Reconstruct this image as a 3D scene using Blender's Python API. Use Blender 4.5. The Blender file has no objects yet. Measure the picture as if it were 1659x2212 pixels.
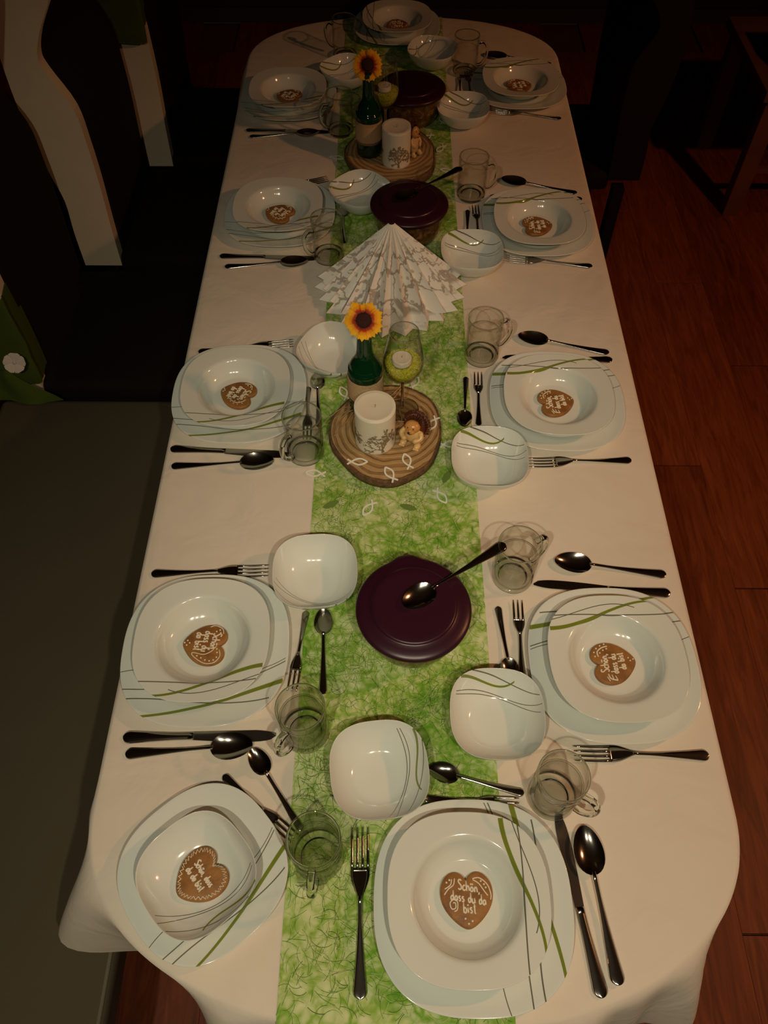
import bpy, bmesh, math, random
import numpy as np
from mathutils import Vector, Matrix

random.seed(7)
PI = math.pi
scene = bpy.context.scene
COL = scene.collection

# ------------------------------------------------------------------ camera
IMG_W, IMG_H, FPX = 1659.0, 2212.0, 1725.0
CAM = Vector((0.0, 0.0, 1.937))
AX_X = Vector((0.99997714, 0.00676192, 0.0))            # camera right in world
AX_D = Vector((0.00556056, -0.82231586, -0.56900413))   # camera down in world
AX_F = Vector((-0.00384756, 0.56899112, -0.82233466))   # camera forward in world
cam_data = bpy.data.cameras.new('camera')
cam = bpy.data.objects.new('camera', cam_data)
COL.objects.link(cam)
cam_data.sensor_fit = 'VERTICAL'
cam_data.sensor_height = 36.0
cam_data.lens = FPX / IMG_H * 36.0
cam_data.clip_start = 0.02
mw = Matrix.Identity(4)
for i in range(3):
    mw[i][0] = AX_X[i]; mw[i][1] = -AX_D[i]; mw[i][2] = -AX_F[i]; mw[i][3] = CAM[i]
cam.matrix_world = mw
scene.camera = cam

# ------------------------------------------------------------------ world, exposure
world = bpy.data.worlds.new('world'); scene.world = world
world.use_nodes = True
wb = world.node_tree.nodes['Background']
wb.inputs[0].default_value = (0.9, 0.75, 0.55, 1); wb.inputs[1].default_value = 0.004
scene.view_settings.view_transform = 'Standard'
scene.view_settings.look = 'None'
scene.view_settings.gamma = 1.0
scene.view_settings.exposure = 0.0
scene.view_settings.use_curve_mapping = False
scene.cycles.max_bounces = 10
scene.cycles.transparent_max_bounces = 24
scene.cycles.sample_clamp_indirect = 4.0

# ceiling spots above the near end of the table, and the warm lamp to the right
SPOTS = [(-0.30, -0.45, 2.42), (0.02, -0.45, 2.42), (0.34, -0.45, 2.42)]
SPOT_AIM = [(-0.40, 0.42, 0.75), (0.03, 1.00, 0.75), (0.22, 0.25, 0.75)]
SPOT_POWER = [33.0, 21.0, 33.0]
SPOT_ANGLE = [80.0, 34.0, 68.0]
SPOT_BLEND = [0.75, 1.0, 0.75]
SPOT_COL = (1.0, 0.86, 0.62)
WARM_POS = (1.90, 0.85, 2.25)
WARM_POWER = 44.0
WARM_COL = (1.0, 0.42, 0.17)

ZT = 0.75


def at(px, py, z=ZT):
    """Point of the plane at height z that the photograph shows at pixel px, py."""
    d = AX_X * (px - IMG_W / 2) + AX_D * (py - IMG_H / 2) + AX_F * FPX
    return CAM + d * ((z - CAM.z) / d.z)


# ------------------------------------------------------------------ helpers
def tag(o, label=None, cat=None, group=None, kind=None):
    if label: o['label'] = label
    if cat: o['category'] = cat
    if group: o['group'] = group
    if kind: o['kind'] = kind
    return o


def empty(name, loc=(0, 0, 0), rz=0.0, scale=1.0):
    o = bpy.data.objects.new(name, None)
    o.empty_display_size = 0.02
    COL.objects.link(o)
    o.location = loc; o.rotation_euler = (0, 0, rz); o.scale = (scale,) * 3
    return o


def mesh_obj(name, verts, faces, mat, parent=None, smooth=True, mats=None, fmat=None):
    me = bpy.data.meshes.new(name)
    me.from_pydata([tuple(v) for v in verts], [], faces)
    me.materials.append(mat)
    if mats:
        for m in mats: me.materials.append(m)
        me.polygons.foreach_set('material_index', fmat)
    if smooth: me.polygons.foreach_set('use_smooth', [True] * len(me.polygons))
    me.update()
    o = bpy.data.objects.new(name, me)
    COL.objects.link(o)
    if parent: o.parent = parent
    return o


def inst(name, me, parent=None, loc=(0, 0, 0), rot=(0, 0, 0), scale=(1, 1, 1)):
    o = bpy.data.objects.new(name, me); COL.objects.link(o)
    o.location = loc; o.rotation_euler = rot; o.scale = scale
    if parent: o.parent = parent
    return o


def copy_tree(o, parent=None):
    kids = list(o.children)
    c = o.copy(); COL.objects.link(c); c.parent = parent
    for k in kids: copy_tree(k, c)
    return c


class MB:
    """Collects shapes into one mesh."""
    def __init__(s): s.v = []; s.f = []; s.m = []
    def add(s, v, f, mi=0):
        n = len(s.v); s.v += [tuple(p) for p in v]
        s.f += [tuple(i + n for i in q) for q in f]; s.m += [mi] * len(f)
    def box(s, x0, x1, y0, y1, z0, z1, b=0.0, mi=0):
        if b <= 0:
            v = [(x, y, z) for z in (z0, z1) for y in (y0, y1) for x in (x0, x1)]
            f = [(0, 2, 3, 1), (4, 5, 7, 6), (0, 1, 5, 4), (2, 6, 7, 3), (0, 4, 6, 2), (1, 3, 7, 5)]
            s.add(v, f, mi); return
        bm = bmesh.new(); bmesh.ops.create_cube(bm, size=1)
        for w in bm.verts:
            w.co = Vector((x0 + (w.co.x + .5) * (x1 - x0), y0 + (w.co.y + .5) * (y1 - y0), z0 + (w.co.z + .5) * (z1 - z0)))
        bmesh.ops.bevel(bm, geom=bm.edges[:], offset=b, segments=3, affect='EDGES', profile=.5)
        bm.verts.index_update()
        s.add([w.co[:] for w in bm.verts], [[w.index for w in q.verts] for q in bm.faces], mi); bm.free()
    def tube(s, pts, r, n=6, caps=True, mi=0, closed=False, flat=1.0):
        pts = [Vector(p) for p in pts]; k = len(pts)
        rr = r if isinstance(r, (list, tuple)) else [r] * k
        v = []; prev = None
        for i, p in enumerate(pts):
            if closed: t = pts[(i + 1) % k] - pts[i - 1]
            else: t = pts[min(i + 1, k - 1)] - pts[max(i - 1, 0)]
            if t.length < 1e-9: t = Vector((0, 0, 1))
            t.normalize()
            if prev is None:
                a = Vector((0, 0, 1)) if abs(t.z) < .9 else Vector((1, 0, 0))
            else: a = prev
            u = (a - t * a.dot(t)); u.normalize(); w = t.cross(u); prev = u
            for j in range(n):
                an = 2 * PI * j / n
                v.append(p + (u * math.cos(an) * flat + w * math.sin(an)) * rr[i])
        f = []
        for i in range(k if closed else k - 1):
            for j in range(n):
                a0 = i * n + j; a1 = i * n + (j + 1) % n; b0 = ((i + 1) % k) * n + j; b1 = ((i + 1) % k) * n + (j + 1) % n
                f.append((a0, a1, b1, b0))
        if caps and not closed:
            f.append(tuple(range(n - 1, -1, -1))); f.append(tuple((k - 1) * n + j for j in range(n)))
        s.add(v, f, mi)
    def sphere(s, c, r, nu=12, nv=8, sc=(1, 1, 1), mi=0, rot=None):
        v = []; f = []
        for i in range(nv + 1):
            th = PI * i / nv
            for j in range(nu):
                ph = 2 * PI * j / nu
                p = Vector((math.sin(th) * math.cos(ph) * sc[0], math.sin(th) * math.sin(ph) * sc[1], math.cos(th) * sc[2])) * r
                if rot: p = rot @ p
                v.append(Vector(c) + p)
        for i in range(nv):
            for j in range(nu):
                f.append((i * nu + j, (i + 1) * nu + j, (i + 1) * nu + (j + 1) % nu, i * nu + (j + 1) % nu))
        s.add(v, f, mi)
    def prism(s, poly, z0, z1, mi=0):
        n = len(poly)
        v = [(p[0], p[1], z0) for p in poly] + [(p[0], p[1], z1) for p in poly]
        f = [tuple(range(n - 1, -1, -1)), tuple(range(n, 2 * n))]
        f += [(i, (i + 1) % n, n + (i + 1) % n, n + i) for i in range(n)]
        s.add(v, f, mi)
    def build(s, name, mat, parent=None, smooth=True, mats=None):
        return mesh_obj(name, s.v, s.f, mat, parent, smooth, mats, s.m if mats else None)


def superr(th, n):
    return (abs(math.cos(th)) ** n + abs(math.sin(th)) ** n) ** (-1.0 / n)


def lathe(profile, seg=48, n=None, close=True):
    """profile: (radius, z) or (radius, z, squareness); a closed surface about z."""
    v = []; f = []; rows = []
    for p in profile:
        r, z = p[0], p[1]; q = p[2] if len(p) > 2 else 0.0
        if r < 1e-6:
            rows.append([len(v)]); v.append((0, 0, z)); continue
        row = []
        for j in range(seg):
            th = 2 * PI * j / seg
            k = r * ((1 - q) + q * superr(th, n)) if q else r
            row.append(len(v)); v.append((k * math.cos(th), k * math.sin(th), z))
        rows.append(row)
    for a, b in zip(rows[:-1], rows[1:]):
        for j in range(seg):
            k = (j + 1) % seg
            if len(a) == 1 and len(b) == 1: continue
            if len(a) == 1: f.append((a[0], b[j], b[k]))
            elif len(b) == 1: f.append((a[j], b[0], a[k]))
            else: f.append((a[j], b[j], b[k], a[k]))
    return v, f


def lathe_obj(name, profile, mat, parent=None, seg=48, n=None):
    v, f = lathe(profile, seg, n)
    return mesh_obj(name, v, f, mat, parent)


def smooth_path(pts, per=6):
    """Catmull-Rom through pts."""
    P = [Vector(p) for p in pts]; out = []
    for i in range(len(P) - 1):
        p0 = P[max(i - 1, 0)]; p1 = P[i]; p2 = P[i + 1]; p3 = P[min(i + 2, len(P) - 1)]
        for k in range(per):
            t = k / per
            out.append(0.5 * ((2 * p1) + (p2 - p0) * t + (2 * p0 - 5 * p1 + 4 * p2 - p3) * t * t + (3 * p1 - p0 - 3 * p2 + p3) * t ** 3))
    out.append(P[-1]); return out


# ------------------------------------------------------------------ materials
class NT:
    def __init__(s, name):
        s.m = bpy.data.materials.new(name); s.m.use_nodes = True
        s.t = s.m.node_tree; s.t.nodes.clear()
        s.out = s.n('ShaderNodeOutputMaterial')
    def n(s, typ, **kw):
        o = s.t.nodes.new(typ)
        for k, v in kw.items(): setattr(o, k, v)
        return o
    def l(s, a, b): s.t.links.new(a, b)
    def set(s, sock, v):
        if hasattr(v, 'is_linked'): s.l(v, sock)
        else: sock.default_value = v
    def math(s, op, a, b=None, c=None, clamp=False):
        o = s.n('ShaderNodeMath', operation=op, use_clamp=clamp); s.set(o.inputs[0], a)
        if b is not None: s.set(o.inputs[1], b)
        if c is not None: s.set(o.inputs[2], c)
        return o.outputs[0]
    def ramp(s, fac, stops, interp='LINEAR'):
        o = s.n('ShaderNodeValToRGB'); o.color_ramp.interpolation = interp
        e = o.color_ramp.elements
        while len(e) > 1: e.remove(e[-1])
        e[0].position = stops[0][0]; e[0].color = (*stops[0][1], 1)
        for p, c in stops[1:]:
            q = e.new(p); q.color = (*c, 1)
        s.l(fac, o.inputs[0]); return o.outputs[0]
    def mix(s, fac, a, b):
        o = s.n('ShaderNodeMix', data_type='RGBA')
        s.set(o.inputs[0], fac)
        for i, v in ((6, a), (7, b)):
            if hasattr(v, 'is_linked'): s.l(v, o.inputs[i])
            else: o.inputs[i].default_value = (*v, 1)
        return o.outputs[2]
    def noise(s, vec, scale, detail=2.0, rough=.5, dist=0.0, color=False):
        o = s.n('ShaderNodeTexNoise'); o.inputs['Scale'].default_value = scale
        o.inputs['Detail'].default_value = detail; o.inputs['Roughness'].default_value = rough
        o.inputs['Distortion'].default_value = dist
        if vec: s.l(vec, o.inputs['Vector'])
        return o.outputs[1] if color else o.outputs[0]
    def coord(s, which='Object'): return s.n('ShaderNodeTexCoord').outputs[which]
    def bump(s, h, strength=.2, dist=.01):
        o = s.n('ShaderNodeBump'); o.inputs['Strength'].default_value = strength
        o.inputs['Distance'].default_value = dist; s.l(h, o.inputs['Height']); return o.outputs[0]
    def bsdf(s, color, rough=.5, metal=0.0, normal=None, spec=.5, **kw):
        o = s.n('ShaderNodeBsdfPrincipled')
        if hasattr(color, 'is_linked'): s.l(color, o.inputs['Base Color'])
        else: o.inputs['Base Color'].default_value = (*color, 1)
        s.set(o.inputs['Roughness'], rough); o.inputs['Metallic'].default_value = metal
        o.inputs['Specular IOR Level'].default_value = spec
        if normal: s.l(normal, o.inputs['Normal'])
        for k, v in kw.items(): o.inputs[k].default_value = v
        s.l(o.outputs[0], s.out.inputs[0]); return o


def plain(name, color, rough=.5, metal=0.0, noise=0.0, nscale=30.0, bump=0.0, bscale=200.0, **kw):
    t = NT(name); c = color; nrm = None
    if noise > 0 or bump > 0: co = t.coord()
    if noise > 0:
        a = tuple(x * (1 - noise) for x in color); b = tuple(min(1, x * (1 + noise)) for x in color)
        c = t.mix(t.noise(co, nscale, 3), a, b)
    if bump > 0: nrm = t.bump(t.noise(co, bscale, 3), bump, .002)
    t.bsdf(c, rough, metal, nrm, **kw); return t.m


def glass(name, tint=(.985, .99, .97), edge=(.66, .67, .60)):
    """Thin clear glass: tinted transmission that deepens towards grazing walls, and Fresnel gloss."""
    t = NT(name)
    lw = t.n('ShaderNodeLayerWeight'); lw.inputs[0].default_value = .5
    tr = t.n('ShaderNodeBsdfTransparent'); t.l(t.mix(t.math('POWER', lw.outputs[1], 3.0), tint, edge), tr.inputs[0])
    gl = t.n('ShaderNodeBsdfGlossy'); gl.inputs['Roughness'].default_value = .03
    fr = t.math('MULTIPLY_ADD', t.math('POWER', lw.outputs[1], 5.0), .85, .045)      # Schlick reflectance, alike on both faces
    mx = t.n('ShaderNodeMixShader'); t.l(fr, mx.inputs[0]); t.l(tr.outputs[0], mx.inputs[1]); t.l(gl.outputs[0], mx.inputs[2])
    t.l(mx.outputs[0], t.out.inputs[0]); return t.m


def china(name, base, half, lines, n_deg=3):
    """Glazed white china with printed crossing lines; lines in units of the half width, local +x side."""
    t = NT(name); co = t.coord()
    sp = t.n('ShaderNodeSeparateXYZ'); t.l(co, sp.inputs[0])
    x = t.math('DIVIDE', sp.outputs[0], half); y = t.math('DIVIDE', sp.outputs[1], half)
    col = base
    for pts, w0, w1, lc in lines:
        ys = np.array([p[1] for p in pts]); xs = np.array([p[0] for p in pts])
        k = np.polyfit(ys, xs, min(n_deg, len(pts) - 1))
        p = float(k[0])
        for c in k[1:]: p = t.math('MULTIPLY_ADD', p, y, float(c))
        d = t.math('ABSOLUTE', t.math('SUBTRACT', x, p))
        w = t.math('MULTIPLY_ADD', y, float(w1), float(w0))
        fac = t.math('MULTIPLY', t.math('SUBTRACT', 1.0, t.math('DIVIDE', d, w)), 4.0, clamp=True)
        fac = t.math('MULTIPLY', fac, t.math('GREATER_THAN', y, float(ys.min())))
        fac = t.math('MULTIPLY', fac, t.math('LESS_THAN', y, float(ys.max())))
        col = t.mix(fac, col, lc)
    t.bsdf(col, .12, 0, None, .5, **{'Coat Weight': .3, 'Coat Roughness': .03})
    return t.m


GRN = (.20, .25, .03); GRY = (.16, .16, .12)
L_SOUP = [([(.46, .93), (.53, .57), (.70, .14), (.85, -.3), (.89, -.72)], .026, .012, GRN),
          ([(.67, .85), (.70, .28), (.685, -.3), (.675, -.84)], .010, 0, GRY),
          ([(.60, .90), (.80, .3), (.86, .0), (.80, -.4)], .008, 0, GRY)]
L_DIN = [([(.46, .95), (.55, .6), (.70, .1), (.80, -.3), (.87, -.82)], .024, .010, GRN),
         ([(.21, .97), (.42, .3), (.50, -.4), (.525, -.93)], .008, 0, GRY),
         ([(.17, .97), (.30, .2), (.24, -.5), (.31, -.98)], .006, 0, GRY),
         ([(.664, .80), (.69, .2), (.64, -.4), (.65, -.92)], .009, 0, GRY)]
L_BOWL = [([(.80, .75), (.84, .3), (.78, .0), (.82, -.45)], .020, .006, GRN),
          ([(.47, .86), (.61, .41), (.58, .0), (.39, -.5), (.08, -.95)], .009, 0, GRY),
          ([(.53, .85), (.68, .3), (.55, -.25), (.24, -.98)], .009, 0, GRY),
          ([(.95, .50), (.84, -.25), (.44, -.94)], .010, 0, GRY)]
R_DIN, R_SOUP, R_BOWL = .1315, .1055, .069
M_DIN = china('china_dinner', (.74, .785, .73), R_DIN, L_DIN)
M_SOUP = china('china_soup', (.75, .79, .72), R_SOUP, L_SOUP)
M_BOWL = china('china_bowl', (.75, .79, .73), R_BOWL, L_BOWL)
M_STEEL = plain('polished_steel', (.58, .55, .50), .14, 1.0)
M_BLADE = plain('knife_steel', (.62, .60, .55), .20, 1.0)
M_GLASS = glass('clear_glass')
M_GLASS2 = glass('wine_glass_glass', (.99, .99, .98), (.45, .45, .36))
def _solid():
    t = NT('solid_glass'); g = t.n('ShaderNodeBsdfGlass'); g.inputs['IOR'].default_value = 1.5; g.inputs['Roughness'].default_value = .01
    g.inputs['Color'].default_value = (.97, .98, .95, 1); t.l(g.outputs[0], t.out.inputs[0]); return t.m
M_SOLID = _solid()
M_ICING = plain('white_icing', (.84, .76, .60), .5)
M_LID = plain('purple_plastic', (.034, .006, .016), .34, noise=.1, nscale=20)
M_WAX = plain('ivory_wax', (.80, .74, .60), .45, **{'Subsurface Weight': .25, 'Subsurface Radius': (.01, .006, .003), 'Subsurface Scale': .6})
M_PRINT = plain('tree_print', (.26, .20, .11), .6)
M_WICK = plain('wick', (.35, .30, .24), .8)
M_FISH = plain('white_painted_wood', (.86, .87, .78), .5)
M_LEAF = plain('dull_green_leaf', (.15, .25, .05), .6)
M_RAFFIA = plain('raffia', (.45, .30, .12), .7, noise=.3, nscale=60)
M_LACE = plain('lace', (.60, .40, .21), .8, noise=.25, nscale=400, bump=.5, bscale=900)
M_DARKBAND = plain('dark_band', (.015, .012, .010), .4)


def mk_gingerbread():
    t = NT('gingerbread'); co = t.coord()
    n1 = t.noise(co, 40, 4, .6); n2 = t.noise(co, 400, 3, .6)
    c = t.ramp(n1, [(.3, (.19, .075, .018)), (.6, (.34, .155, .035)), (.8, (.42, .20, .05))])
    t.bsdf(c, .55, 0, t.bump(t.math('ADD', n1, n2), .25, .002)); return t.m


def mk_cloth():
    t = NT('tablecloth_linen'); co = t.coord()
    big = t.noise(co, 2.2, 3, .5, .6); mid = t.noise(co, 9, 3, .55, .8); fine = t.noise(co, 900, 2, .6)
    h = t.math('ADD', t.math('MULTIPLY', big, 1.0), t.math('MULTIPLY', mid, .22))
    b1 = t.bump(h, .55, .03)
    b2 = t.n('ShaderNodeBump'); b2.inputs['Strength'].default_value = .10; b2.inputs['Distance'].default_value = .001
    t.l(fine, b2.inputs['Height']); t.l(b1, b2.inputs['Normal'])
    c = t.mix(mid, (.74, .67, .56), (.79, .72, .61))
    t.bsdf(c, .85, 0, b2.outputs[0], .2); return t.m


def mk_runner():
    t = NT('green_fibre_fleece'); co = t.coord()
    warp = t.noise(co, 14, 3, .6, 0, True)
    ad = t.n('ShaderNodeVectorMath', operation='MULTIPLY_ADD')
    t.l(warp, ad.inputs[0]); ad.inputs[1].default_value = (.05, .05, 0); t.l(co, ad.inputs[2])
    vo = t.n('ShaderNodeTexVoronoi', feature='DISTANCE_TO_EDGE'); vo.inputs['Scale'].default_value = 75; t.l(ad.outputs[0], vo.inputs['Vector'])
    v2 = t.n('ShaderNodeTexVoronoi', feature='DISTANCE_TO_EDGE'); v2.inputs['Scale'].default_value = 36; t.l(ad.outputs[0], v2.inputs['Vector'])
    blot = t.noise(co, 11, 3, .6, .5)
    blot2 = t.noise(co, 45, 3, .6, .3)
    cell = t.math('MULTIPLY', vo.outputs[0], 2.2, clamp=True)
    cell2 = t.math('MULTIPLY', v2.outputs[0], 2.6, clamp=True)
    k = t.math('ADD', t.math('MULTIPLY', cell, .30), t.math('MULTIPLY', cell2, .30))
    k = t.math('ADD', k, t.math('MULTIPLY_ADD', blot, .95, -.33))
    k = t.math('ADD', k, t.math('MULTIPLY_ADD', blot2, .5, -.20))
    c = t.ramp(k, [(.08, (.14, .36, .02)), (.28, (.30, .47, .08)), (.48, (.52, .63, .26)), (.78, (.70, .75, .43))])
    t.bsdf(c, .75, 0, t.bump(k, .4, .002), .2); return t.m


def mk_wood_slice():
    t = NT('wood_slice_face'); co = t.coord()
    sp = t.n('ShaderNodeSeparateXYZ'); t.l(co, sp.inputs[0])
    wob = t.noise(co, 9, 3, .5)
    xx = t.math('ADD', sp.outputs[0], -.012); yy = t.math('ADD', sp.outputs[1], -.02)
    r = t.math('SQRT', t.math('ADD', t.math('MULTIPLY', xx, xx), t.math('MULTIPLY', t.math('MULTIPLY', yy, yy), .8)))
    r = t.math('MULTIPLY_ADD', wob, .035, r)
    ring = t.math('SINE', t.math('MULTIPLY', r, 520.0))
    ring2 = t.math('SINE', t.math('MULTIPLY', r, 1460.0))
    k = t.math('ADD', t.math('MULTIPLY', ring, .30), t.math('MULTIPLY', ring2, .12))
    k = t.math('ADD', k, t.math('MULTIPLY_ADD', t.noise(co, 30, 4, .6), .7, .10))
    c = t.ramp(k, [(.0, (.15, .075, .028)), (.22, (.30, .175, .07)), (.6, (.44, .285, .12)), (1.0, (.52, .36, .17))])
    t.bsdf(c, .6, 0, t.bump(k, .3, .002)); return t.m


def mk_bark():
    t = NT('bark'); co = t.coord(); n = t.noise(co, 90, 5, .7)
    t.bsdf(t.ramp(n, [(.3, (.06, .03, .012)), (.7, (.22, .12, .05))]), .9, 0, t.bump(n, .8, .004)); return t.m


def mk_jute():
    t = NT('jute'); co = t.coord()
    w = t.n('ShaderNodeTexWave'); w.inputs['Scale'].default_value = 160; w.inputs['Distortion'].default_value = 4; w.bands_direction = 'Z'; t.l(co, w.inputs[0])
    n = t.noise(co, 180, 3, .6)
    k = t.math('ADD', t.math('MULTIPLY', w.outputs[1], .5), t.math('MULTIPLY', n, .6))
    t.bsdf(t.ramp(k, [(.2, (.26, .16, .07)), (.8, (.58, .41, .22))]), .9, 0, t.bump(k, .6, .002)); return t.m


def mk_napkin():
    t = NT('printed_napkin'); co = t.coord('UV')
    sp = t.n('ShaderNodeSeparateXYZ'); t.l(co, sp.inputs[0])
    ad = t.n('ShaderNodeVectorMath', operation='MULTIPLY_ADD')
    t.l(t.noise(co, 5, 3, .6, 0, True), ad.inputs[0]); ad.inputs[1].default_value = (.35, .35, 0); t.l(co, ad.inputs[2])
    vo = t.n('ShaderNodeTexVoronoi', feature='DISTANCE_TO_EDGE'); vo.inputs['Scale'].default_value = 4.2; t.l(ad.outputs[0], vo.inputs['Vector'])
    br = t.math('MULTIPLY', t.math('SUBTRACT', .065, vo.outputs[0]), 30.0, clamp=True)
    v2 = t.n('ShaderNodeTexVoronoi', feature='F1'); v2.inputs['Scale'].default_value = 12; v2.inputs['Randomness'].default_value = .9; t.l(co, v2.inputs['Vector'])
    lf = t.math('MULTIPLY', t.math('SUBTRACT', .30, v2.outputs[0]), 12.0, clamp=True)
    lf = t.math('MULTIPLY', lf, t.math('GREATER_THAN', t.noise(co, 6, 2), .48))
    k = t.math('MAXIMUM', br, t.math('MULTIPLY', lf, .8))
    lo = t.math('MULTIPLY', t.math('SUBTRACT', sp.outputs[1], .12), 6.0, clamp=True)
    hi = t.math('MULTIPLY', t.math('SUBTRACT', .93, sp.outputs[1]), 20.0, clamp=True)
    k = t.math('MULTIPLY', t.math('MULTIPLY', k, lo), t.math('MULTIPLY', hi, .8))
    t.bsdf(t.mix(k, (.80, .77, .70), (.33, .28, .22)), .85, 0, None, .2); return t.m


def mk_pot():
    t = NT('marbled_brown_pot'); co = t.coord()
    n1 = t.noise(co, 30, 5, .65, 1.2); n2 = t.noise(co, 75, 4, .6, .6)
    k = t.math('ADD', t.math('MULTIPLY', n1, .65), t.math('MULTIPLY', n2, .4))
    c = t.ramp(k, [(.40, (.04, .022, .008)), (.54, (.13, .065, .022)), (.66, (.30, .20, .08)), (.78, (.42, .33, .15))])
    t.bsdf(c, .15, 0, None, .5); return t.m


def mk_plank():
    t = NT('laminate_plank'); co = t.coord()
    oi = t.n('ShaderNodeObjectInfo')
    mp = t.n('ShaderNodeVectorMath', operation='MULTIPLY_ADD'); mp.inputs[1].default_value = (14, 1.4, 1); t.l(co, mp.inputs[0])
    cb = t.n('ShaderNodeCombineXYZ'); t.l(t.math('MULTIPLY', oi.outputs['Random'], 50), cb.inputs[0]); t.l(t.math('MULTIPLY', oi.outputs['Random'], 31), cb.inputs[1])
    t.l(cb.outputs[0], mp.inputs[2])
    n = t.noise(mp.outputs[0], 3, 5, .6, 1.5)
    k = t.math('ADD', n, t.math('MULTIPLY_ADD', oi.outputs['Random'], .16, -.08))
    c = t.ramp(k, [(.25, (.10, .020, .005)), (.5, (.20, .042, .009)), (.75, (.29, .070, .017))])
    t.bsdf(c, .5, 0, t.bump(n, .06, .002), .3); return t.m


def mk_fabric(name, col, sc=500, var=.25):
    t = NT(name); co = t.coord(); n = t.noise(co, sc, 3, .7); m = t.noise(co, 6, 3)
    a = tuple(x * (1 - var) for x in col); b = tuple(x * (1 + var) for x in col)
    t.bsdf(t.mix(t.math('MULTIPLY_ADD', n, .6, t.math('MULTIPLY', m, .4)), a, b), .9, 0, t.bump(n, .4, .002), .2); return t.m


def mk_petal():
    t = NT('blanket_flower_petal'); co = t.coord()
    sp = t.n('ShaderNodeSeparateXYZ'); t.l(co, sp.inputs[0])
    k = t.math('ADD', t.math('DIVIDE', sp.outputs[0], .040), t.math('MULTIPLY_ADD', t.noise(co, 150, 2), .25, -.12))
    c = t.ramp(k, [(.30, (.16, .012, .006)), (.50, (.42, .05, .008)), (.60, (.80, .28, .01)), (.72, (.90, .46, .012))])
    t.bsdf(c, .6, 0, None, .2); return t.m


M_GINGER = mk_gingerbread(); M_CLOTH = mk_cloth(); M_RUN = mk_runner(); M_SLICE = mk_wood_slice(); M_BARK = mk_bark()
M_JUTE = mk_jute(); M_NAPKIN = mk_napkin(); M_POT = mk_pot(); M_PLANK = mk_plank(); M_PETAL = mk_petal()
M_FIB = [plain('fibre_green', (.12, .30, .02), .7), plain('fibre_lime', (.55, .64, .27), .7), plain('fibre_olive', (.25, .33, .07), .7), plain('fibre_dark', (.06, .13, .012), .7)]
M_BENCH = mk_fabric('olive_brown_fabric', (.100, .082, .050))
M_PIPING = mk_fabric('piping_fabric', (.17, .15, .10))
M_DKFAB = mk_fabric('dark_brown_upholstery', (.010, .006, .004))
M_CREAM = plain('cream_wood', (.80, .70, .52), .5, noise=.12, nscale=6)
M_BRWOOD = plain('brown_wood', (.14, .055, .022), .5, noise=.25, nscale=9)
M_DKWOOD = plain('dark_brown_wood', (.06, .022, .008), .5, noise=.25, nscale=9)
M_ORG = mk_fabric('green_organza', (.060, .095, .012), 300, .3)
M_WFLOW = plain('white_fabric_petal', (.60, .58, .52), .7)
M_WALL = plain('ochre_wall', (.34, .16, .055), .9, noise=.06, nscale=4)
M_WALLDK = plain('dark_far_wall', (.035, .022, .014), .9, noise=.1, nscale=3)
M_CEIL = plain('ceiling_paint', (.22, .17, .12), .9, noise=.05, nscale=3)
M_TRIM = plain('grey_trim', (.045, .042, .036), .5)
M_LAMP = plain('lamp_metal', (.05, .05, .05), .4, 1.0)

# ------------------------------------------------------------------ room
room = dict(x0=-2.3, x1=2.5, y0=-1.9, y1=4.4, h=2.55)
def struct(name, mb, mat, **k): return tag(mb.build(name, mat, None, False, **k), kind='structure')
m = MB(); m.box(room['x0'], room['x1'], room['y0'], room['y1'], -.06, -.012); floor = struct('floor', m, M_BRWOOD)
pl = MB(); pl.box(-.0958, .0958, -.6416, .6416, -.010, .0, .0007)
pl_ob = pl.build('plank', M_PLANK, floor, False); first = True
y_off = 0
for i in range(25):
    x = room['x0'] + .096 + i * .192
    if x > room['x1'] - .09: break
    y = room['y0'] + .64 - [0, .43, .86][i % 3]
    while y < room['y1'] + .3:
        lo = max(y - .64, room['y0']); hi = min(y + .64, room['y1'])
        if hi - lo > .08:
            if first: o = pl_ob; first = False
            else: o = pl_ob.copy(); COL.objects.link(o); o.parent = floor
            o.location = (x, (lo + hi) / 2, 0); o.scale = (1, (hi - lo) / 1.2836, 1)
        y += 1.284
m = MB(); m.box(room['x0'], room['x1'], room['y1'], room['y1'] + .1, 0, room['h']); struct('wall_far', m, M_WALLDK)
m = MB(); m.box(room['x0'], room['x1'], room['y0'] - .1, room['y0'], 0, room['h']); struct('wall_near', m, M_WALL)
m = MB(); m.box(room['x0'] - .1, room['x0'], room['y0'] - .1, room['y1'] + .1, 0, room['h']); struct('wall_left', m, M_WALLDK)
m = MB(); m.box(room['x1'], room['x1'] + .1, room['y0'] - .1, room['y1'] + .1, 0, room['h']); struct('wall_right', m, M_WALL)
m = MB(); m.box(room['x0'] - .1, room['x1'] + .1, room['y0'] - .1, room['y1'] + .1, room['h'], room['h'] + .08); struct('ceiling', m, M_CEIL)
m = MB(); m.box(room['x0'], room['x1'], room['y1'] - .015, room['y1'], 0, .07); struct('baseboard_far', m, M_TRIM)
m = MB(); m.box(room['x1'] - .015, room['x1'], room['y0'], room['y1'] - .015, 0, .07); struct('baseboard_right', m, M_TRIM)


# ------------------------------------------------------------------ lamps
def emission(name, col, s):
    t = NT(name); e = t.n('ShaderNodeEmission'); e.inputs[0].default_value = (*col, 1); e.inputs[1].default_value = s
    t.l(e.outputs[0], t.out.inputs[0]); return t.m


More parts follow.
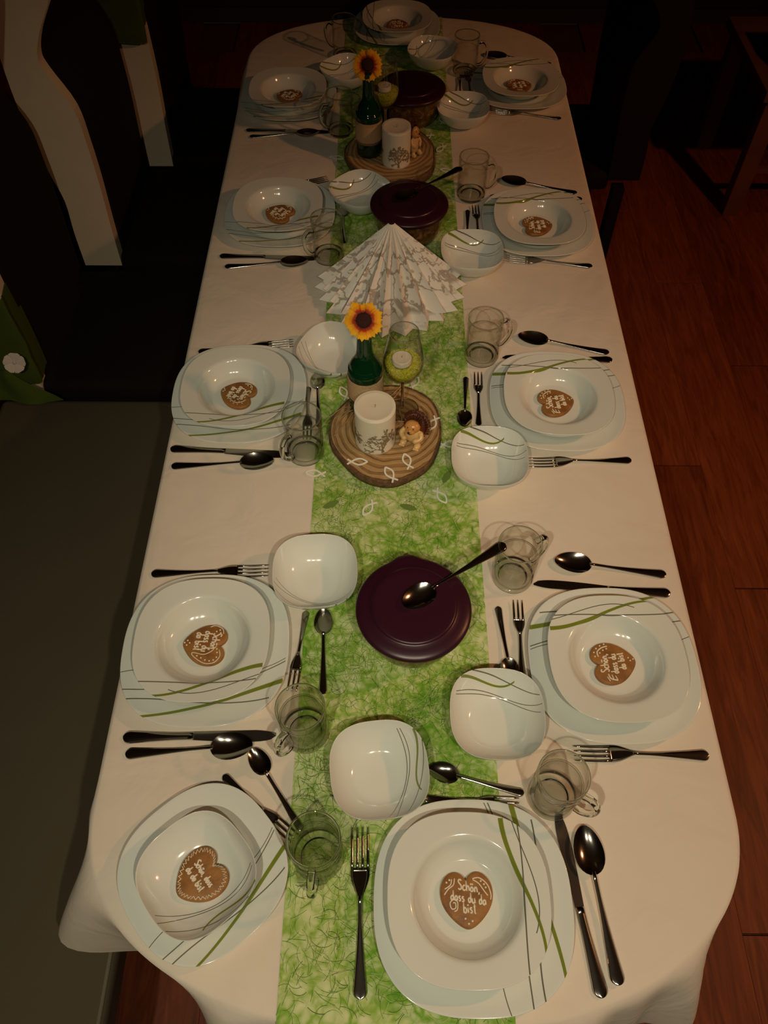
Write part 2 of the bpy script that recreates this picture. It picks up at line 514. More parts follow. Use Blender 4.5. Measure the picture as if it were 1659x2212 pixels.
def spot(name, pos, aim, power, col, parent, angle=110, blend=1.0, radius=.022):
    d = bpy.data.lights.new(name, 'SPOT'); d.energy = power; d.color = col
    d.spot_size = math.radians(angle); d.spot_blend = blend; d.shadow_soft_size = radius
    o = bpy.data.objects.new(name, d); COL.objects.link(o)
    o.location = pos
    o.rotation_euler = (Vector(aim) - Vector(pos)).to_track_quat('-Z', 'Y').to_euler()
    if parent: o.parent = parent
    return o


rail = tag(empty('ceiling_spot_rail', (0, -.45, 2.55)), 'dark metal ceiling rail with three small spotlights over the near table end', 'lamp')
def in_parent(p, par): return Vector(p) - Vector(par.location)
m = MB(); m.box(-.45, .50, -.02, .02, -.03, -.002, .004); m.build('rail', M_LAMP, rail)
for p, a, pw, sa, sb in zip(SPOTS, SPOT_AIM, SPOT_POWER, SPOT_ANGLE, SPOT_BLEND):
    P = in_parent(p, rail); dirv = (Vector(a) - Vector(p)).normalized()
    q = dirv.to_track_quat('Z', 'Y').to_matrix()
    v, f = lathe([(0, -.075), (.018, -.075), (.03, -.05), (.034, .0), (.032, .0), (.028, -.045), (0, -.06)], 20)
    sh = mesh_obj('spot_head', [tuple(q @ Vector(w) + P) for w in v], f, M_LAMP, rail)
    mb = MB(); mb.tube([P - dirv * .07, (P.x, P.y - .005, -.03)], .005); mb.build('bracket', M_LAMP, rail)
    spot('spot_light', P + dirv * .005, in_parent(a, rail), pw, SPOT_COL, rail, sa, sb)
pend = tag(empty('pendant_lamp', (WARM_POS[0], WARM_POS[1], 2.55)), 'amber pendant lamp hanging beside the right wall', 'lamp')
mb = MB(); mb.tube([(0, 0, -.003), (0, 0, WARM_POS[2] - 2.55 + .14)], .004); mb.build('cord', M_LAMP, pend)
dz = WARM_POS[2] - 2.55
lathe_obj('lamp_shade', [(.02, dz + .14), (.06, dz + .12), (.13, dz - .02), (.128, dz - .02), (.055, dz + .115), (.02, dz + .135)], M_LAMP, pend, 32)
spot('warm_light', (0, 0, dz + .02), (-.9, .25, dz - 1.2), WARM_POWER, WARM_COL, pend, 140, .8, .05)

# ------------------------------------------------------------------ table
TX0, TX1, TY0, TY1 = -.423, .503, .028, 2.735
TCX, THW = (TX0 + TX1) / 2, (TX1 - TX0) / 2
END = .275


def table_outline(n=260, inset=0.0):
    """Counter-clockwise outline points with outward normals."""
    pts = []; hw = THW - inset; e = END - inset * .6; y0 = TY0 + END; y1 = TY1 - END; k = n // 4
    nn = 2.2
    def se(a):
        c, s = math.cos(a), math.sin(a)
        return abs(c) ** (2 / nn) * (1 if c > 0 else -1), abs(s) ** (2 / nn) * (1 if s > 0 else -1)
    for i in range(k): pts.append((TCX + hw, y0 + (y1 - y0) * i / k))
    for i in range(k):
        c, s = se(PI * i / k); pts.append((TCX + hw * c, y1 + e * s))
    for i in range(k): pts.append((TCX - hw, y1 - (y1 - y0) * i / k))
    for i in range(k):
        c, s = se(PI + PI * i / k); pts.append((TCX + hw * c, y0 + e * s))
    return pts


tbl = tag(empty('dining_table', (TCX, 1.38, 0)), 'long oval dining table under the white tablecloth', 'table')
m = MB(); m.prism([(x - TCX, y - 1.38) for x, y in table_outline(160, .006)], .712, .746); m.build('tabletop', M_BRWOOD, tbl, False)
for sx in (-1, 1):
    for sy in (-1, 1):
        m = MB(); m.box(sx * .30 - .035, sx * .30 + .035, sy * .92 - .035, sy * .92 + .035, 0, .712, .004); m.build('leg', M_BRWOOD, tbl, False)
for sy in (-1, 1):
    m = MB(); m.box(-.265, .265, sy * .92 - .012, sy * .92 + .012, .64, .712); m.build('apron', M_BRWOOD, tbl, False)

# cloth: flat top with rounded lip and a skirt with flared folds
op = table_outline(480)
N = len(op)
nor = []
for i in range(N):
    a = Vector((*op[i - 1], 0)); b = Vector((*op[(i + 1) % N], 0)); t = (b - a).normalized(); nor.append(Vector((t.y, -t.x)))
arc = [0.0]
for i in range(1, N): arc.append(arc[-1] + math.dist(op[i - 1], op[i]))
def near_s(x, y):
    return arc[min(range(N), key=lambda i: (op[i][0] - x) ** 2 + (op[i][1] - y) ** 2)]
FL = [(-.412, .205, .105, .050), (-.423, .300, .035, .035), (-.20, .045, .075, .055), (-.30, .10, -.03, .05), (-.05, .03, .045, .05), (.10, .03, .05, .06), (.24, .045, .07, .05),
      (.40, .115, .085, .045), (.492, .24, .028, .05), (.33, .07, .03, .03), (-.423, 2.40, .055, .06), (.503, 2.33, .035, .06), (.46, 2.6, .06, .05), (-.3, 2.68, .05, .05)]
FLS = [(near_s(x, y), a, w) for x, y, a, w in FL]
TOT = arc[-1] + math.dist(op[-1], op[0])
def flare(s):
    r = 0
    for s0, a, w in FLS:
        d = abs(s - s0); d = min(d, TOT - d); r += a * math.exp(-(d / w) ** 2)
    return r
def skirt(s):
    return .006 + flare(s) + .006 * math.sin(s * 21) + .005 * math.sin(s * 47 + 1)
levels = [(0, -.020, .0), (0, -.007, .0), (.35, -.001, .0015), (.8, .0, .006), (1, .0, .012)]
verts = []; faces = []; rows = []
cin = Vector((TCX, 1.38))
# top grid rings from inside out so the bump has vertices
for fr in (.0, .5, .85):
    row = []
    for i in range(N):
        p = Vector(op[i]); q = Vector((TCX, min(max(p.y, TY0 + .35), TY1 - .35)))
        w = q + (p - q) * fr if fr > 0 else q
        row.append(len(verts)); verts.append((w.x, w.y, ZT))
    rows.append(row)
for _, off, dz in levels[:3]:
    row = []
    for i in range(N):
        p = Vector(op[i]) + nor[i] * off
        row.append(len(verts)); verts.append((p.x, p.y, ZT - dz))
    rows.append(row)
DROP = .21
for k in range(1, 9):
    t = k / 8; row = []
    for i in range(N):
        s = arc[i]; d = skirt(s) * (t ** .75)
        p = Vector(op[i]) + nor[i] * (.001 + d)
        fl = flare(s)
        row.append(len(verts)); verts.append((p.x, p.y, ZT - .004 - DROP * t * (1 - .12 * min(1, max(0, fl) / .1))))
    rows.append(row)
for a, b in zip(rows[:-1], rows[1:]):
    for j in range(N):
        k = (j + 1) % N; faces.append((a[j], b[j], b[k], a[k]))
cloth = mesh_obj('tablecloth', verts, faces, M_CLOTH)
tag(cloth, 'cream white tablecloth draped over the long oval table', 'tablecloth')

# runner: strip along the table, hanging over both ends
RX0, RX1 = -.1355, .1645
def end_y(x, far):
    u = min(1, abs(x - TCX) / THW); v = (1 - u ** 2.2) ** (1 / 2.2)
    return (TY1 - END + END * v) if far else (TY0 + END - END * v)
rv = []; rf = []; NX = 12
cols = []
for i in range(NX + 1):
    x = RX0 + (RX1 - RX0) * i / NX
    ya, yb = end_y(x, False), end_y(x, True)
    sa, sb = near_s(x, ya), near_s(x, yb)
    path = []
    for t in (1, .7, .4, .15): path.append((ya - .004 - skirt(sa) * t ** .75 - .004, ZT - .004 - .17 * t))
    path += [(ya - .003, ZT - .001), (ya + .006, ZT + .0012)]
    for k in range(1, 40): path.append((ya + .006 + (yb - ya - .012) * k / 40, ZT + .0014))
    path += [(yb - .006, ZT + .0012), (yb + .003, ZT - .001)]
    for t in (.15, .4, .7, 1): path.append((yb + .004 + skirt(sb) * t ** .75 + .004, ZT - .004 - .17 * t))
    col = []
    for (y, z) in path: col.append(len(rv)); rv.append((x, y, z))
    cols.append(col)
for a, b in zip(cols[:-1], cols[1:]):
    for j in range(len(a) - 1): rf.append((a[j], b[j], b[j + 1], a[j + 1]))
runner = mesh_obj('table_runner', rv, rf, M_RUN)
tag(runner, 'green fibre fleece runner along the middle of the table', 'table runner')
# loose fibres on the runner
rng = random.Random(3)
fv = []; ff = []; fm = []
clumps = [(rng.uniform(RX0, RX1), rng.uniform(.05, 2.7)) for _ in range(260)]
for q in range(16000):
    if rng.random() < .6:
        c = rng.choice(clumps); x = rng.gauss(c[0], .018); y = rng.gauss(c[1], .018)
    else: x = rng.uniform(RX0, RX1); y = rng.uniform(.05, 2.7)
    if not (RX0 + .003 < x < RX1 - .003 and .05 < y < 2.70): continue
    a = rng.uniform(0, 2 * PI); cur = rng.uniform(-90, 90); L = rng.uniform(.012, .034)
    w = rng.uniform(.00013, .00030); z = ZT + .0019 + rng.random() * .0009; ns = 6
    mi = rng.choices((0, 1, 2, 3), (.34, .26, .18, .22))[0]; base = len(fv); ok = 0
    for k in range(ns + 1):
        if not (RX0 - .001 < x < RX1 + .001): break
        nx, ny = -math.sin(a) * w, math.cos(a) * w
        fv.append((x + nx, y + ny, z)); fv.append((x - nx, y - ny, z)); ok += 1
        x += math.cos(a) * L / ns; y += math.sin(a) * L / ns; a += cur * L / ns
    for k in range(ok - 1):
        ff.append((base + 2 * k, base + 2 * k + 1, base + 2 * k + 3, base + 2 * k + 2)); fm.append(mi)
fib = mesh_obj('fibres', fv, ff, M_FIB[0], runner, False, M_FIB[1:], fm)
tag(fib, 'tangled green fibres of the runner', kind='stuff')


# ------------------------------------------------------------------ crockery
def proto(name):
    return empty(name)


PR_DIN = [(0, .0075), (R_DIN * .60, .0075), (R_DIN * .68, .0085, .15), (R_DIN * .76, .0125, .5), (R_DIN * .88, .0165, .85), (R_DIN * .97, .0195, 1), (R_DIN, .0200, 1),
          (R_DIN * 1.003, .0188, 1), (R_DIN * .98, .0170, 1), (R_DIN * .86, .0125, .85), (R_DIN * .74, .0080, .5), (R_DIN * .64, .0015, .15), (R_DIN * .60, 0), (R_DIN * .58, .0035), (0, .0035)]
PR_SOUP = [(0, .0065), (R_SOUP * .42, .0065), (R_SOUP * .50, .0082), (R_SOUP * .575, .0140), (R_SOUP * .640, .0230), (R_SOUP * .685, .0310, .02), (R_SOUP * .725, .0346, .10), (R_SOUP * .80, .0362, .5), (R_SOUP * .97, .0390, 1), (R_SOUP, .0394, 1),
           (R_SOUP * 1.003, .0382, 1), (R_SOUP * .97, .0360, 1), (R_SOUP * .80, .0330, .5), (R_SOUP * .72, .0305, .1), (R_SOUP * .68, .0240), (R_SOUP * .60, .0080), (R_SOUP * .52, .0), (R_SOUP * .47, .0), (R_SOUP * .45, .0030), (0, .0030)]
PR_BOWL = [(0, .0060), (R_BOWL * .40, .0060, .1), (R_BOWL * .58, .0090, .3), (R_BOWL * .75, .0185, .6), (R_BOWL * .88, .0310, .85), (R_BOWL * .96, .0430, 1), (R_BOWL * 1.0, .0500, 1),
           (R_BOWL * 1.012, .0500, 1), (R_BOWL * .995, .0430, 1), (R_BOWL * .91, .0290, .85), (R_BOWL * .78, .0150, .6), (R_BOWL * .60, .0050, .3), (R_BOWL * .48, .0, .1), (R_BOWL * .44, .0), (R_BOWL * .42, .0025), (0, .0025)]


def fine(profile, per=3):
    P = [Vector((p[0], p[1], p[2] if len(p) > 2 else 0)) for p in profile]
    return [(max(0, q.x), q.y, min(1, max(0, q.z))) for q in smooth_path(P, per)]


ME_DIN = lathe_obj('tmp', fine(PR_DIN), M_DIN, None, 96, 2.55); ME_SOUP = lathe_obj('tmp', fine(PR_SOUP), M_SOUP, None, 96, 2.55)
ME_BOWL = lathe_obj('tmp', fine(PR_BOWL), M_BOWL, None, 80, 2.7)
_tmp = []
for o, nm in ((ME_DIN, 'dinner_plate'), (ME_SOUP, 'soup_plate'), (ME_BOWL, 'dessert_bowl')): o.data.name = nm; _tmp.append(o)
ME_DIN, ME_SOUP, ME_BOWL = ME_DIN.data, ME_SOUP.data, ME_BOWL.data
for o in _tmp: bpy.data.objects.remove(o)

# places: key -> (x, y, rotation of the sitter's frame, where)
PLACES = {
    'N': (.117, .179, 0.0, 'at the near end of the table'),
    'NL': (-.248, .2165, -PI / 4 - .06, 'at the near left corner of the table'),
    'LA': (-.287, .545, -PI / 2 + .03, 'left of the near purple pot'),
    'RA': (.357, .524, PI / 2 + .02, 'right of the near purple pot'),
    'LB': (-.294, 1.096, -PI / 2 + .02, 'left of the near candle'),
    'RB': (.333, 1.081, PI / 2 - .04, 'right of the near candle'),
    'LC': (-.261, 1.682, -PI / 2, 'left of the napkin fan'),
    'RC': (.354, 1.652, PI / 2, 'right of the napkin fan'),
    'LD': (-.280, 2.218, -PI / 2, 'left of the far candle'),
    'RD': (.366, 2.280, PI / 2, 'right of the far candle'),
    'F': (.022, 2.635, PI, 'at the far end of the table'),
}
SOUP_OFF = {'N': (-.008, .002), 'NL': (-.002, -.010), 'LA': (-.002, .003), 'RA': (0, -.003), 'LB': (-.003, -.008), 'RB': (-.002, -.010), 'LC': (-.002, -.006), 'RC': (-.002, -.020), 'LD': (0, -.008), 'RD': (0, -.010), 'F': (0, -.006)}
Z0 = ZT + .0005
ON_RUN = ZT + .0030


# ------------------------------------------------------------------ gingerbread hearts with icing writing
GLY = {
    'S': (.75, [[(.70, 1.75), (.55, 2.0), (.2, 1.95), (.08, 1.6), (.35, 1.15), (.66, .75), (.6, .2), (.3, 0), (.0, .25)]]),
    'c': (.62, [[(.58, .85), (.35, 1.0), (.08, .75), (.06, .3), (.3, 0), (.6, .15)]]),
    'h': (.70, [[(.05, 2.0), (.06, 0)], [(.06, .6), (.3, 1.0), (.58, .8), (.62, 0)]]),
    'o': (.70, [[(.35, 1.0), (.06, .6), (.15, .08), (.5, .05), (.64, .5), (.35, 1.0)], [(.2, 1.45), (.21, 1.5)], [(.5, 1.45), (.51, 1.5)]]),
    'n': (.68, [[(.05, 1.0), (.06, 0)], [(.06, .6), (.3, 1.0), (.56, .8), (.6, 0)]]),
    ',': (.35, [[(.2, .15), (.05, -.4)]]),
    'd': (.70, [[(.6, 2.0), (.6, 0)], [(.6, .7), (.35, 1.0), (.06, .6), (.15, .05), (.4, .05), (.6, .4)]]),
    'a': (.68, [[(.58, 1.0), (.6, 0)], [(.58, .7), (.33, 1.0), (.06, .6), (.14, .05), (.38, .05), (.58, .4)]]),
    's': (.58, [[(.5, .9), (.25, 1.0), (.1, .75), (.45, .4), (.4, .05), (.05, .1)]]),
    'u': (.68, [[(.05, 1.0), (.08, .2), (.3, 0), (.56, .25)], [(.58, 1.0), (.6, 0)]]),
    'b': (.68, [[(.06, 2.0), (.06, 0)], [(.06, .6), (.3, 1.0), (.6, .6), (.5, .05), (.25, 0), (.06, .3)]]),
    'i': (.28, [[(.1, 1.0), (.12, 0)], [(.1, 1.45), (.11, 1.5)]]),
    't': (.55, [[(.25, 1.8), (.25, .1), (.45, 0)], [(.02, 1.2), (.5, 1.25)]]),
    ' ': (.55, []),
}


def write(mb, text, x, y, size, z, slope=0.0, r=.0009, rg=None):
    """Icing strokes of a line of handwriting, centred on x."""
    tot = sum(GLY[c][0] + .16 for c in text) * size; cx = x - tot / 2
    for c in text:
        w, strokes = GLY[c]
        for st in strokes:
            pts = []
            for (a, b) in st:
                px = cx + a * size; py = y + b * size + slope * (cx - x)
                pts.append((px + rg.uniform(-.0002, .0002), py + rg.uniform(-.0002, .0002), z))
            if len(pts) == 2 and math.dist(pts[0], pts[1]) < .0006: mb.sphere(pts[0], r * 1.3, 6, 4)
            else: mb.tube(smooth_path(pts, 3) if len(pts) > 2 else pts, r, 5)
        cx += (w + .16) * size


def heart_pts(s=.0355):
    half = [(0, .68), (.10, .81), (.25, .91), (.42, .945), (.62, .90), (.80, .77), (.93, .56), (.985, .31), (.97, .05), (.90, -.19), (.76, -.43), (.55, -.67), (.32, -.86), (.13, -.965), (0, -.99)]
    h = [(p.x, p.y) for p in smooth_path([(a, b, 0) for a, b in half], 3)]
    out = h + [(-a, b) for a, b in reversed(h[1:-1])]
    return [(a * s, b * s) for a, b in reversed(out)]


HP = heart_pts()
HT = .0085


def heart(key, where, style, lines, tilt=0.0):
    x, y, rz, _ = PLACES[key]; ox, oy = SOUP_OFF.get(key, (0, .004))
    hz = Z0 + .0075 + .0070 if key != 'NL' else Z0 + .0063 + .0065
    o = empty('gingerbread_heart', (x + ox, y + oy, hz), rz + tilt)
    n = len(HP); v = []; f = []
    rings = [(.90, 0), (1.0, .002), (1.0, HT - .003), (.965, HT - .0008), (.90, HT), (.45, HT + .0004)]
    for sc, z in rings:
        for p in HP: v.append((p[0] * sc, p[1] * sc, z))
    for k in range(len(rings) - 1):
        for j in range(n): f.append((k * n + j, k * n + (j + 1) % n, (k + 1) * n + (j + 1) % n, (k + 1) * n + j))
    f.append(tuple((len(rings) - 1) * n + j for j in range(n))); f.append(tuple(range(n - 1, -1, -1)))
    mesh_obj('biscuit', v, f, M_GINGER, o)
    rg = random.Random(len(where)); zt = HT + .0004
    mb = MB()
    for (t, lx, ly, sz, sl) in lines: write(mb, t, lx, ly, sz * (1.40 if style != 'Z' else 1.22), zt, sl, .00120, rg)
    w = mb.build('icing_writing', M_ICING, o); tag(w, 'icing words Schön, dass du da bist')
    mb = MB()
    def dots(ps, r=.0015):
        for p in ps: mb.sphere((p[0], p[1], zt - .0002), r, 8, 5, (1, 1, .7))
    def line(ps, r=.0009): mb.tube(smooth_path([(a, b, zt) for a, b in ps], 4), r, 5)
    if style == 'A':
        line([(-.030, .006), (-.024, .013), (-.017, .018), (-.015, .026)]); line([(-.029, .013), (-.021, .018), (-.019, .025)])
        line([(.009, .025), (.018, .026), (.028, .018), (.032, .006), (.031, -.001)]); line([(.009, .024), (.017, .019), (.024, .009), (.028, .004)])
        dots([(-.026, .021), (-.022, .024), (.020, .022), (.024, .018), (.026, .014), (-.004, -.023), (.005, -.026), (.0, -.029)])
        line([(-.018, -.014), (-.014, -.012), (-.013, -.003), (-.018, .000), (-.023, -.004), (-.021, -.011), (-.016, -.010), (-.016, -.004), (-.019, -.004)])
    elif style == 'B':
        line([(.003, .020), (.006, .017), (.012, .013), (.018, .002), (.016, -.015), (.020, -.016), (.028, -.005), (.033, .008), (.030, .021), (.019, .028), (.008, .025)], .0008)
        dots([(.021, .0 + .023 - .004 * 0), (.026, .019), (.028, .013), (.027, .006), (.024, -.001), (.021, -.008), (.013, .0225), (.007, .021)])
        line([(-.030, .004), (-.033, .012), (-.028, .024), (-.020, .027)], .0008); dots([(-.026, .020), (-.021, .022), (-.023, .015), (.0, -.024), (-.004, -.028), (.004, -.028), (.0, -.032)])
    elif style == 'Z':
        pts = []
        for i in range(0, 96):
            j = i * n / 96.0; k = int(j) % n; p = HP[k]; sc = .93 if i % 2 else .80
            pts.append((p[0] * sc, p[1] * sc + .0004, zt))
        pts.append(pts[0]); mb.tube(pts, .0008, 5)
    elif style == 'C':
        line([(-.030, .002), (-.026, .012), (-.018, .014)], .0012); line([(-.030, .002), (-.022, .004)]); line([(-.028, .008), (-.020, .009)]); line([(-.030, .014), (-.022, .017)])
        line([(.012, .022), (.020, .022), (.026, .014), (.028, .004)], .0012); dots([(.013, .027), (.020, .027), (.026, .022), (.030, .015), (.032, .008), (.018, .018), (.022, .012), (.024, .006), (.0, -.026), (.005, -.024), (.002, -.031)])
    else:
        line([(.014, -.014), (.020, -.004), (.023, .008), (.018, .018), (.010, .023)], .0008)
        dots([(.018, -.012), (.023, -.004), (.026, .004), (.026, .012), (.021, .020), (.016, -.006), (.019, .004), (.018, .012)], .0012)
        line([(-.028, .004), (-.030, .014), (-.024, .022)]); dots([(-.024, .018), (-.020, .022), (-.026, .011), (.0, -.027), (-.004, -.030), (.004, -.029)])
    tag(mb.build('icing_ornament', M_ICING, o), kind='stuff')
    tag(o, ('iced gingerbread heart in the soup plate ' if key != 'NL' else 'iced gingerbread heart in the bowl ') + where, 'gingerbread', 'gingerbread hearts')
    return o


TXT = lambda s=.0046: [('Schon,', .001, .0095, s, -.10), ('dass du', -.002, -.004, s * .92, -.08), ('da bist', .001, -.0165, s * .85, -.03)]
TXT_A = [('Schon,', .004, .0095, .0044, -.18), ('dass du da', .002, -.004, .0042, -.16), ('bist', .003, -.0165, .0046, -.06)]
TXT_Z = [('Schon, dass', .001, .003, .0037, .0), ('du da bist', -.001, -.010, .0039, .0)]
TXT_B = [('Schon,', -.004, .0100, .0046, -.10), ('dass du', -.004, -.003, .0046, -.04), ('da bist', -.003, -.0155, .0044, .0)]
for key, style, lines, tilt in (('N', 'A', TXT_A, .03), ('NL', 'Z', TXT_Z, -.03), ('LA', 'B', TXT_B, -.10), ('RA', 'C', TXT(), .10), ('LB', 'D', TXT(), -.35),
                                ('RB', 'C', TXT(), .22), ('LC', 'D', TXT(), -.40), ('RC', 'C', TXT(), .15), ('LD', 'D', TXT(), -.3), ('RD', 'C', TXT(), .25), ('F', 'D', TXT(), .2)):
    heart(key, PLACES[key][3], style, lines, tilt)

NLx, NLy, NLr, _w = PLACES['NL']
tag(inst('dessert_plate', ME_DIN, None, (NLx, NLy, Z0), (0, 0, NLr), (.815, .815, .85)), 'small white square plate under a bowl at the near left corner', 'plate', 'dessert plates')
tag(inst('dessert_bowl', ME_BOWL, None, (NLx - .002, NLy - .010, Z0 + .0066), (0, 0, NLr), (1.046, 1.046, .8)), 'white square bowl holding the heart at the near left corner', 'bowl', 'dessert bowls')
for key, (x, y, rz, where) in PLACES.items():
    if key == 'NL': continue
    tag(inst('dinner_plate', ME_DIN, None, (x, y, Z0), (0, 0, rz)), 'white square dinner plate under the soup plate ' + where, 'plate', 'dinner plates')
    ox, oy = SOUP_OFF.get(key, (0, .004))
    tag(inst('soup_plate', ME_SOUP, None, (x + ox, y + oy, Z0 + .0078), (0, 0, rz)), 'white square soup plate with round well ' + where, 'soup plate', 'soup plates')

BOWLS = {'N': (-.009, .344, .12, 'between near pot and near end plate'), 'RA': (.164, .427, PI / 2 - .02, 'right of the runner before the near pot'),
         'LA': (-.118, .668, -PI / 2 + .06, 'touching the left of the near purple pot'), 'RB': (.186, .911, PI / 2 - .03, 'right of the near wood slice'),
         'LB': (-.109, 1.188, -PI / 2 - .5, 'behind the near green bottle'), 'RC': (.187, 1.502, PI / 2, 'right of the napkin fan'),
         'LC': (-.068, 1.731, PI * .75, 'left behind the middle purple pot'), 'RD': (.197, 2.107, PI / 2, 'right of the far wood slice'),
         'LD': (-.121, 2.308, PI * .75, 'behind the far green bottle'), 'F': (.124, 2.419, PI - .3, 'before the far end plate')}
for key, (x, y, rz, where) in BOWLS.items():
    tag(inst('dessert_bowl', ME_BOWL, None, (x, y, ON_RUN + .0002), (0, 0, rz)), 'small white square bowl ' + where, 'bowl', 'dessert bowls')

# ------------------------------------------------------------------ glass mugs
mug = empty('glass_mug')
MR = .0350
PM = [(MR * .90, .0105), (MR * .915, .022), (MR * .925, .062), (MR * .88, .068), (MR * .875, .072), (MR * .93, .078), (MR * .95, .094), (MR * .955, .1035),
      (MR * 1.015, .1035), (MR * 1.02, .094), (MR * 1.0, .078), (MR * .945, .072), (MR * .95, .068), (MR * 1.0, .062), (MR * 1.0, .0105)]
lathe_obj('wall', fine(PM, 2), M_GLASS, mug, 56)
lathe_obj('base', fine([(0, .0075), (MR * .72, .0080), (MR * .86, .0104), (MR * .995, .0104), (MR * .99, .004), (MR * .93, .0), (MR * .72, .0), (MR * .62, .003), (0, .0035)], 2), M_SOLID, mug, 48)
mb = MB(); mb.tube([(MR * .985 * math.cos(2 * PI * k / 56), MR * .985 * math.sin(2 * PI * k / 56), .1042) for k in range(56)], .0014, 8, closed=True); mb.build('rim', M_SOLID, mug)
mb = MB(); mb.tube(smooth_path([(MR * .99, 0, .083), (MR + .014, 0, .085), (MR + .024, 0, .070), (MR + .022, 0, .045), (MR + .010, 0, .026), (MR * .99, 0, .023)], 6), .0055, 10, flat=.75)
mb.build('handle', M_SOLID, mug)
MUGS = {'LA': (-.121, .413, -2.15, 'beside the left dessert fork before the near pot'), 'NL': (-.092, .237, -PI / 2 - .05, 'left of the near end fork'), 'N': (.239, .320, -.65, 'behind the near end knife'),
        'RA': (.214, .686, .55, 'right of the near purple pot'), 'RB': (.194, 1.214, .35, 'right of the near wine glass'), 'LB': (-.155, .955, -2.2, 'left of the near wood slice'),
        'RC': (.203, 1.776, .05, 'right of the middle purple pot'), 'LC': (-.138, 1.536, -2.6, 'left of the napkin fan'), 'LD': (-.130, 2.062, -2.6, 'left of the far green bottle'),
        'RD': (.218, 2.377, -.05, 'right of the far purple pot'), 'F': (-.133, 2.470, 2.8, 'left of the far end plate')}
for i, (key, (x, y, rz, where)) in enumerate(MUGS.items()):
    o = mug if i == 0 else copy_tree(mug)
    o.location = (x, y, ON_RUN + .0002); o.rotation_euler = (0, 0, rz)
    tag(o, 'clear glass mug with handle ' + where, 'mug', 'glass mugs')


# ------------------------------------------------------------------ cutlery
def handle_shape(mb, L0, L1, wend, wneck, th=.0026, zend=.0020, zneck=.0090, n=26, s_end=0.0):
    """Tapered handle from the rounded end (x=L0) to the neck (x=L1)."""
    rows = []; v = []; f = []
    for i in range(n + 1):
        t = (i / n) ** 2.2; x = L0 + (L1 - L0) * t
        u = (x - L0)
        w = wneck + (wend - wneck) * max(0, 1 - t / .78) ** 1.35
        if u < wend: w *= math.sqrt(max(0.0006, 1 - (1 - u / wend) ** 2))
        z = zend + (zneck - zend) * (t ** 2.0) + .0012
        h = th * (.55 + .45 * t)
        row = []
        for (a, b) in ((1, 0), (.7, .8), (0, 1), (-.7, .8), (-1, 0), (-.7, -.7), (0, -.9), (.7, -.7)):
            row.append(len(v)); v.append((x, a * w, z + b * h * .5))
        rows.append(row)
    for a, b in zip(rows[:-1], rows[1:]):
        for j in range(8): f.append((a[j], a[(j + 1) % 8], b[(j + 1) % 8], b[j]))
    f.append(tuple(rows[0])); f.append(tuple(reversed(rows[-1])))
    mb.add(v, f)


def make_spoon(name, L, bl, bw, wend):
    r = proto(name); mb = MB(); handle_shape(mb, 0, L - bl + .004, wend, .0027, zneck=.0085); mb.build('handle', M_STEEL, r)
    v = []; f = []; nu, nr = 28, 7; cx = L - bl / 2
    def rim(a):
        c, s = math.cos(a), math.sin(a)
        return cx + c * bl / 2, s * bw / 2 * (1 - .14 * c)
    dep = .0085 * bw / .042
    for side in (0, 1):
        for k in range(nr + 1):
            q = k / nr
            for j in range(nu):
                a = 2 * PI * j / nu; x, y = rim(a); x = cx + (x - cx) * q; y = y * q
                zr = .0095 + .0015 * ((x - cx) / bl)
                z = zr - dep * (1 - q ** 2.2) - (.0009 if side else 0) * (1 if q < .99 else 0)
                v.append((x, y, max(.0004, z)))
    S = (nr + 1) * nu
    for side in (0, 1):
        for k in range(nr):
            for j in range(nu):
                a = side * S + k * nu + j; b = side * S + k * nu + (j + 1) % nu; c = b + nu; d = a + nu
                f.append((a, d, c, b) if side else (a, b, c, d))
    mesh_obj('bowl', v, f, M_STEEL, r); return r


def make_fork(name, L, tines, hw, tl, wend):
    r = proto(name); hl = hw * 1.5
    mb = MB(); handle_shape(mb, 0, L - tl - hl + .004, wend, .0026, zneck=.0080); mb.build('handle', M_STEEL, r)
    # head plate
    v = []; f = []; n = 8; x0 = L - tl - hl; rows = []
    def zc(x):
        t = (x - x0) / (hl + tl); return .0080 - .0058 * math.sin(min(1, t * 1.25) * PI / 2) + .0075 * max(0, t - .55) ** 1.3
    for i in range(n + 1):
        t = i / n; x = x0 + hl * t; w = .0026 + (hw / 2 - .0026) * (math.sin(min(1, t * 1.15) * PI / 2) ** 1.3); row = []
        for (a, b) in ((1, 0), (.6, .8), (0, .3), (-.6, .8), (-1, 0), (-.6, -.8), (0, -1), (.6, -.8)):
            row.append(len(v)); v.append((x, a * w, zc(x) + b * .0008 + .0012))
        rows.append(row)
    for a, b in zip(rows[:-1], rows[1:]):
        for j in range(8): f.append((a[j], a[(j + 1) % 8], b[(j + 1) % 8], b[j]))
    f.append(tuple(rows[0])); f.append(tuple(reversed(rows[-1])))
    mesh_obj('head', v, f, M_STEEL, r)
    tw = hw / (tines * 2 - 1) * 1.12
    for k in range(tines):
        y = -hw / 2 + tw / 2 + k * (hw - tw) / (tines - 1); mb = MB()
        pts = [(L - tl - .002 + (tl + .002) * q, y, zc(L - tl + tl * q) + .0012) for q in (0, .2, .4, .6, .8, 1)]
        mb.tube(pts, [tw / 2, tw / 2, tw / 2 * .95, tw / 2 * .88, tw / 2 * .75, tw / 2 * .35], 6, flat=.7); mb.build('tine', M_STEEL, r)
    return r


